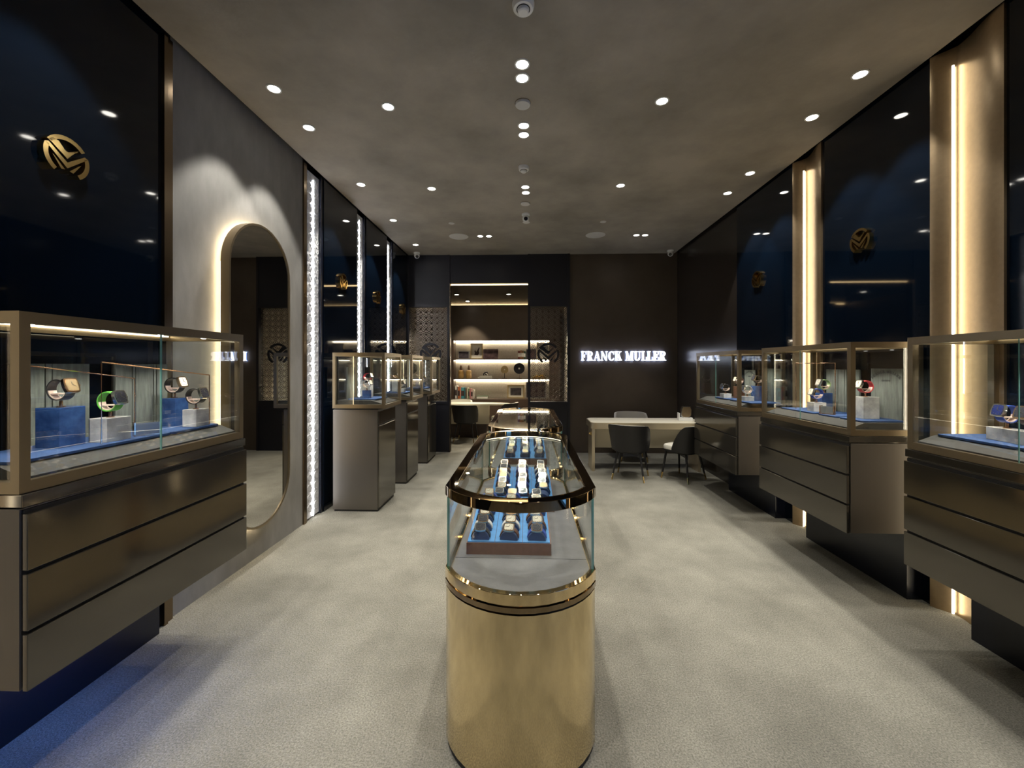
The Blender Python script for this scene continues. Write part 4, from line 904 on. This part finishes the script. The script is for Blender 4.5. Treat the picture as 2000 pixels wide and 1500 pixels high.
for q in ((758, 208), (843, 368), (1293, 197), (1212, 362)): downlight(*q, 'round lit downlight of the sparse rows beside the centre line', 'downlights beside the centre line', PW * 1.2, None, 76, .3)
for q in ((938, 461), (955, 461), (1243, 459), (1260, 459)): downlight(*q, 'round lit downlight of a pair near the back wall', 'paired downlights near the back wall', PW * .6, None, 60, .3)
# rows continuing towards the entrance, behind the camera
for x_, y_ in ((-1.86, 1.75), (-1.86, .2), (2.31, 1.75), (2.31, .2), (-.55, .9), (.75, .9), (0, .4), (0, -.6)):
    downlight(0, 0, 'round lit downlight near the entrance doors', 'downlights near the entrance', PW, None, 76, .3, pos=(x_, y_, CEIL))
# shelf room downlights
for x_, y_ in ((-1.5, 8.6), (-.4, 8.6), (.3, 9.2), (-1.4, 9.5)):
    downlight(0, 0, 'round lit downlight in the shelf room ceiling', 'downlights in the shelf room', 90, None, 80, .4, WARM, pos=(x_, y_, ZL), ceil=ZL)
def smoke(px, py, r, label, py_off=0):
    p = CP(px, py); t = thing('smoke_detector', label, 'smoke detector', (p.x, p.y, CEIL), 0, 'ceiling detectors')
    MB().lathe([(r, 0), (r, -.012), (r * .93, -.03), (r * .86, -.036)], 28).build('base', M['white_plastic'], t, smooth=True)
    MB().lathe([(r * .5, -.036), (r * .5, -.052), (r * .4, -.058)], 24).build('sensor_cap', M['white_plastic'], t, smooth=True)
    MB().ring(arc(r * .62, 0, 360, 24)[:-1], arc(r * .54, 0, 360, 24)[:-1], -.0375, -.034).build('vent_ring', M['black'], t)
smoke(1022, 6, .062, 'round white smoke detector nearest the entrance'); smoke(1023, 326, .056, 'round white smoke detector between two downlight pairs')
def plate(px, py, r, th, m_, label, cat, name, inner=None):
    p = CP(px, py); t = thing(name, label, cat, (p.x, p.y, CEIL))
    MB().lathe([(r, 0), (r, -th * .7), (r * .95, -th)], 28).build('cover', M[m_], t, smooth=True)
    MB().ring(arc(r * 1.04, 0, 360, 28)[:-1], arc(r * .99, 0, 360, 28)[:-1], -.003, 0).build('rim', M['dark_chrome' if inner else 'grey_plate'], t)
plate(1021, 201, .058, .022, 'grey_plate', 'flat round grey ceiling speaker between two downlight pairs', 'speaker', 'ceiling_speaker', True)
plate(1026, 397, .058, .015, 'grey_plate', 'flat round grey plate just before the ceiling camera', 'ceiling plate', 'ceiling_plate', True)
plate(896, 462, .145, .006, 'grey_plate', 'large round grey ceiling speaker on the pedestal case side', 'speaker', 'ceiling_speaker'); plate(1163, 459, .145, .006, 'grey_plate', 'large round grey ceiling speaker on the sign wall side', 'speaker', 'ceiling_speaker')
plate(882, 436, .042, .006, 'grey_plate', 'small round sprinkler cover on the pedestal case side', 'sprinkler cover', 'sprinkler_cover'); plate(1178, 433, .042, .006, 'grey_plate', 'small round sprinkler cover on the sign wall side', 'sprinkler cover', 'sprinkler_cover')
plate(1028, 434, .05, .006, 'white_plastic', 'small white round plate just behind the ceiling camera', 'ceiling plate', 'ceiling_plate')
def cctv(p, label, look):
    t = thing('security_camera', label, 'security camera', (p.x, p.y, CEIL), 0, 'dome cameras')
    MB().lathe([(.055, 0), (.055, -.02), (.045, -.03)], 24).build('mount', M['white_plastic'], t, smooth=True)
    ball = MB().lathe([(.048 * math.cos(R(a)), -.06 + .048 * math.sin(R(a))) for a in range(80, -91, -10)], 24).build('ball', M['white_plastic'], t, smooth=True)
    d = (Vector(look) - Vector((p.x, p.y, CEIL - .06))).normalized(); q = d.to_track_quat('Z', 'Y').to_matrix().to_4x4()
    MB().lathe([(.026, .036), (.026, .047), (.020, .0485)], 18).xf(Matrix.Translation((0, 0, -.06)) @ q).build('lens', M['lens_dark'], t, smooth=True)
p = CP(1027, 418); cctv(p, 'white dome security camera on the ceiling centre line', (0, 0, 1.5))
p = CP(813, 490); cctv(Vector((-1.98, 7.25, 0)), 'white dome security camera above the filigree partition', (0, 2, .5))
cctv(Vector((2.50, 7.28, 0)), 'white dome security camera in the corner of the sign wall', (0, 2, .5))
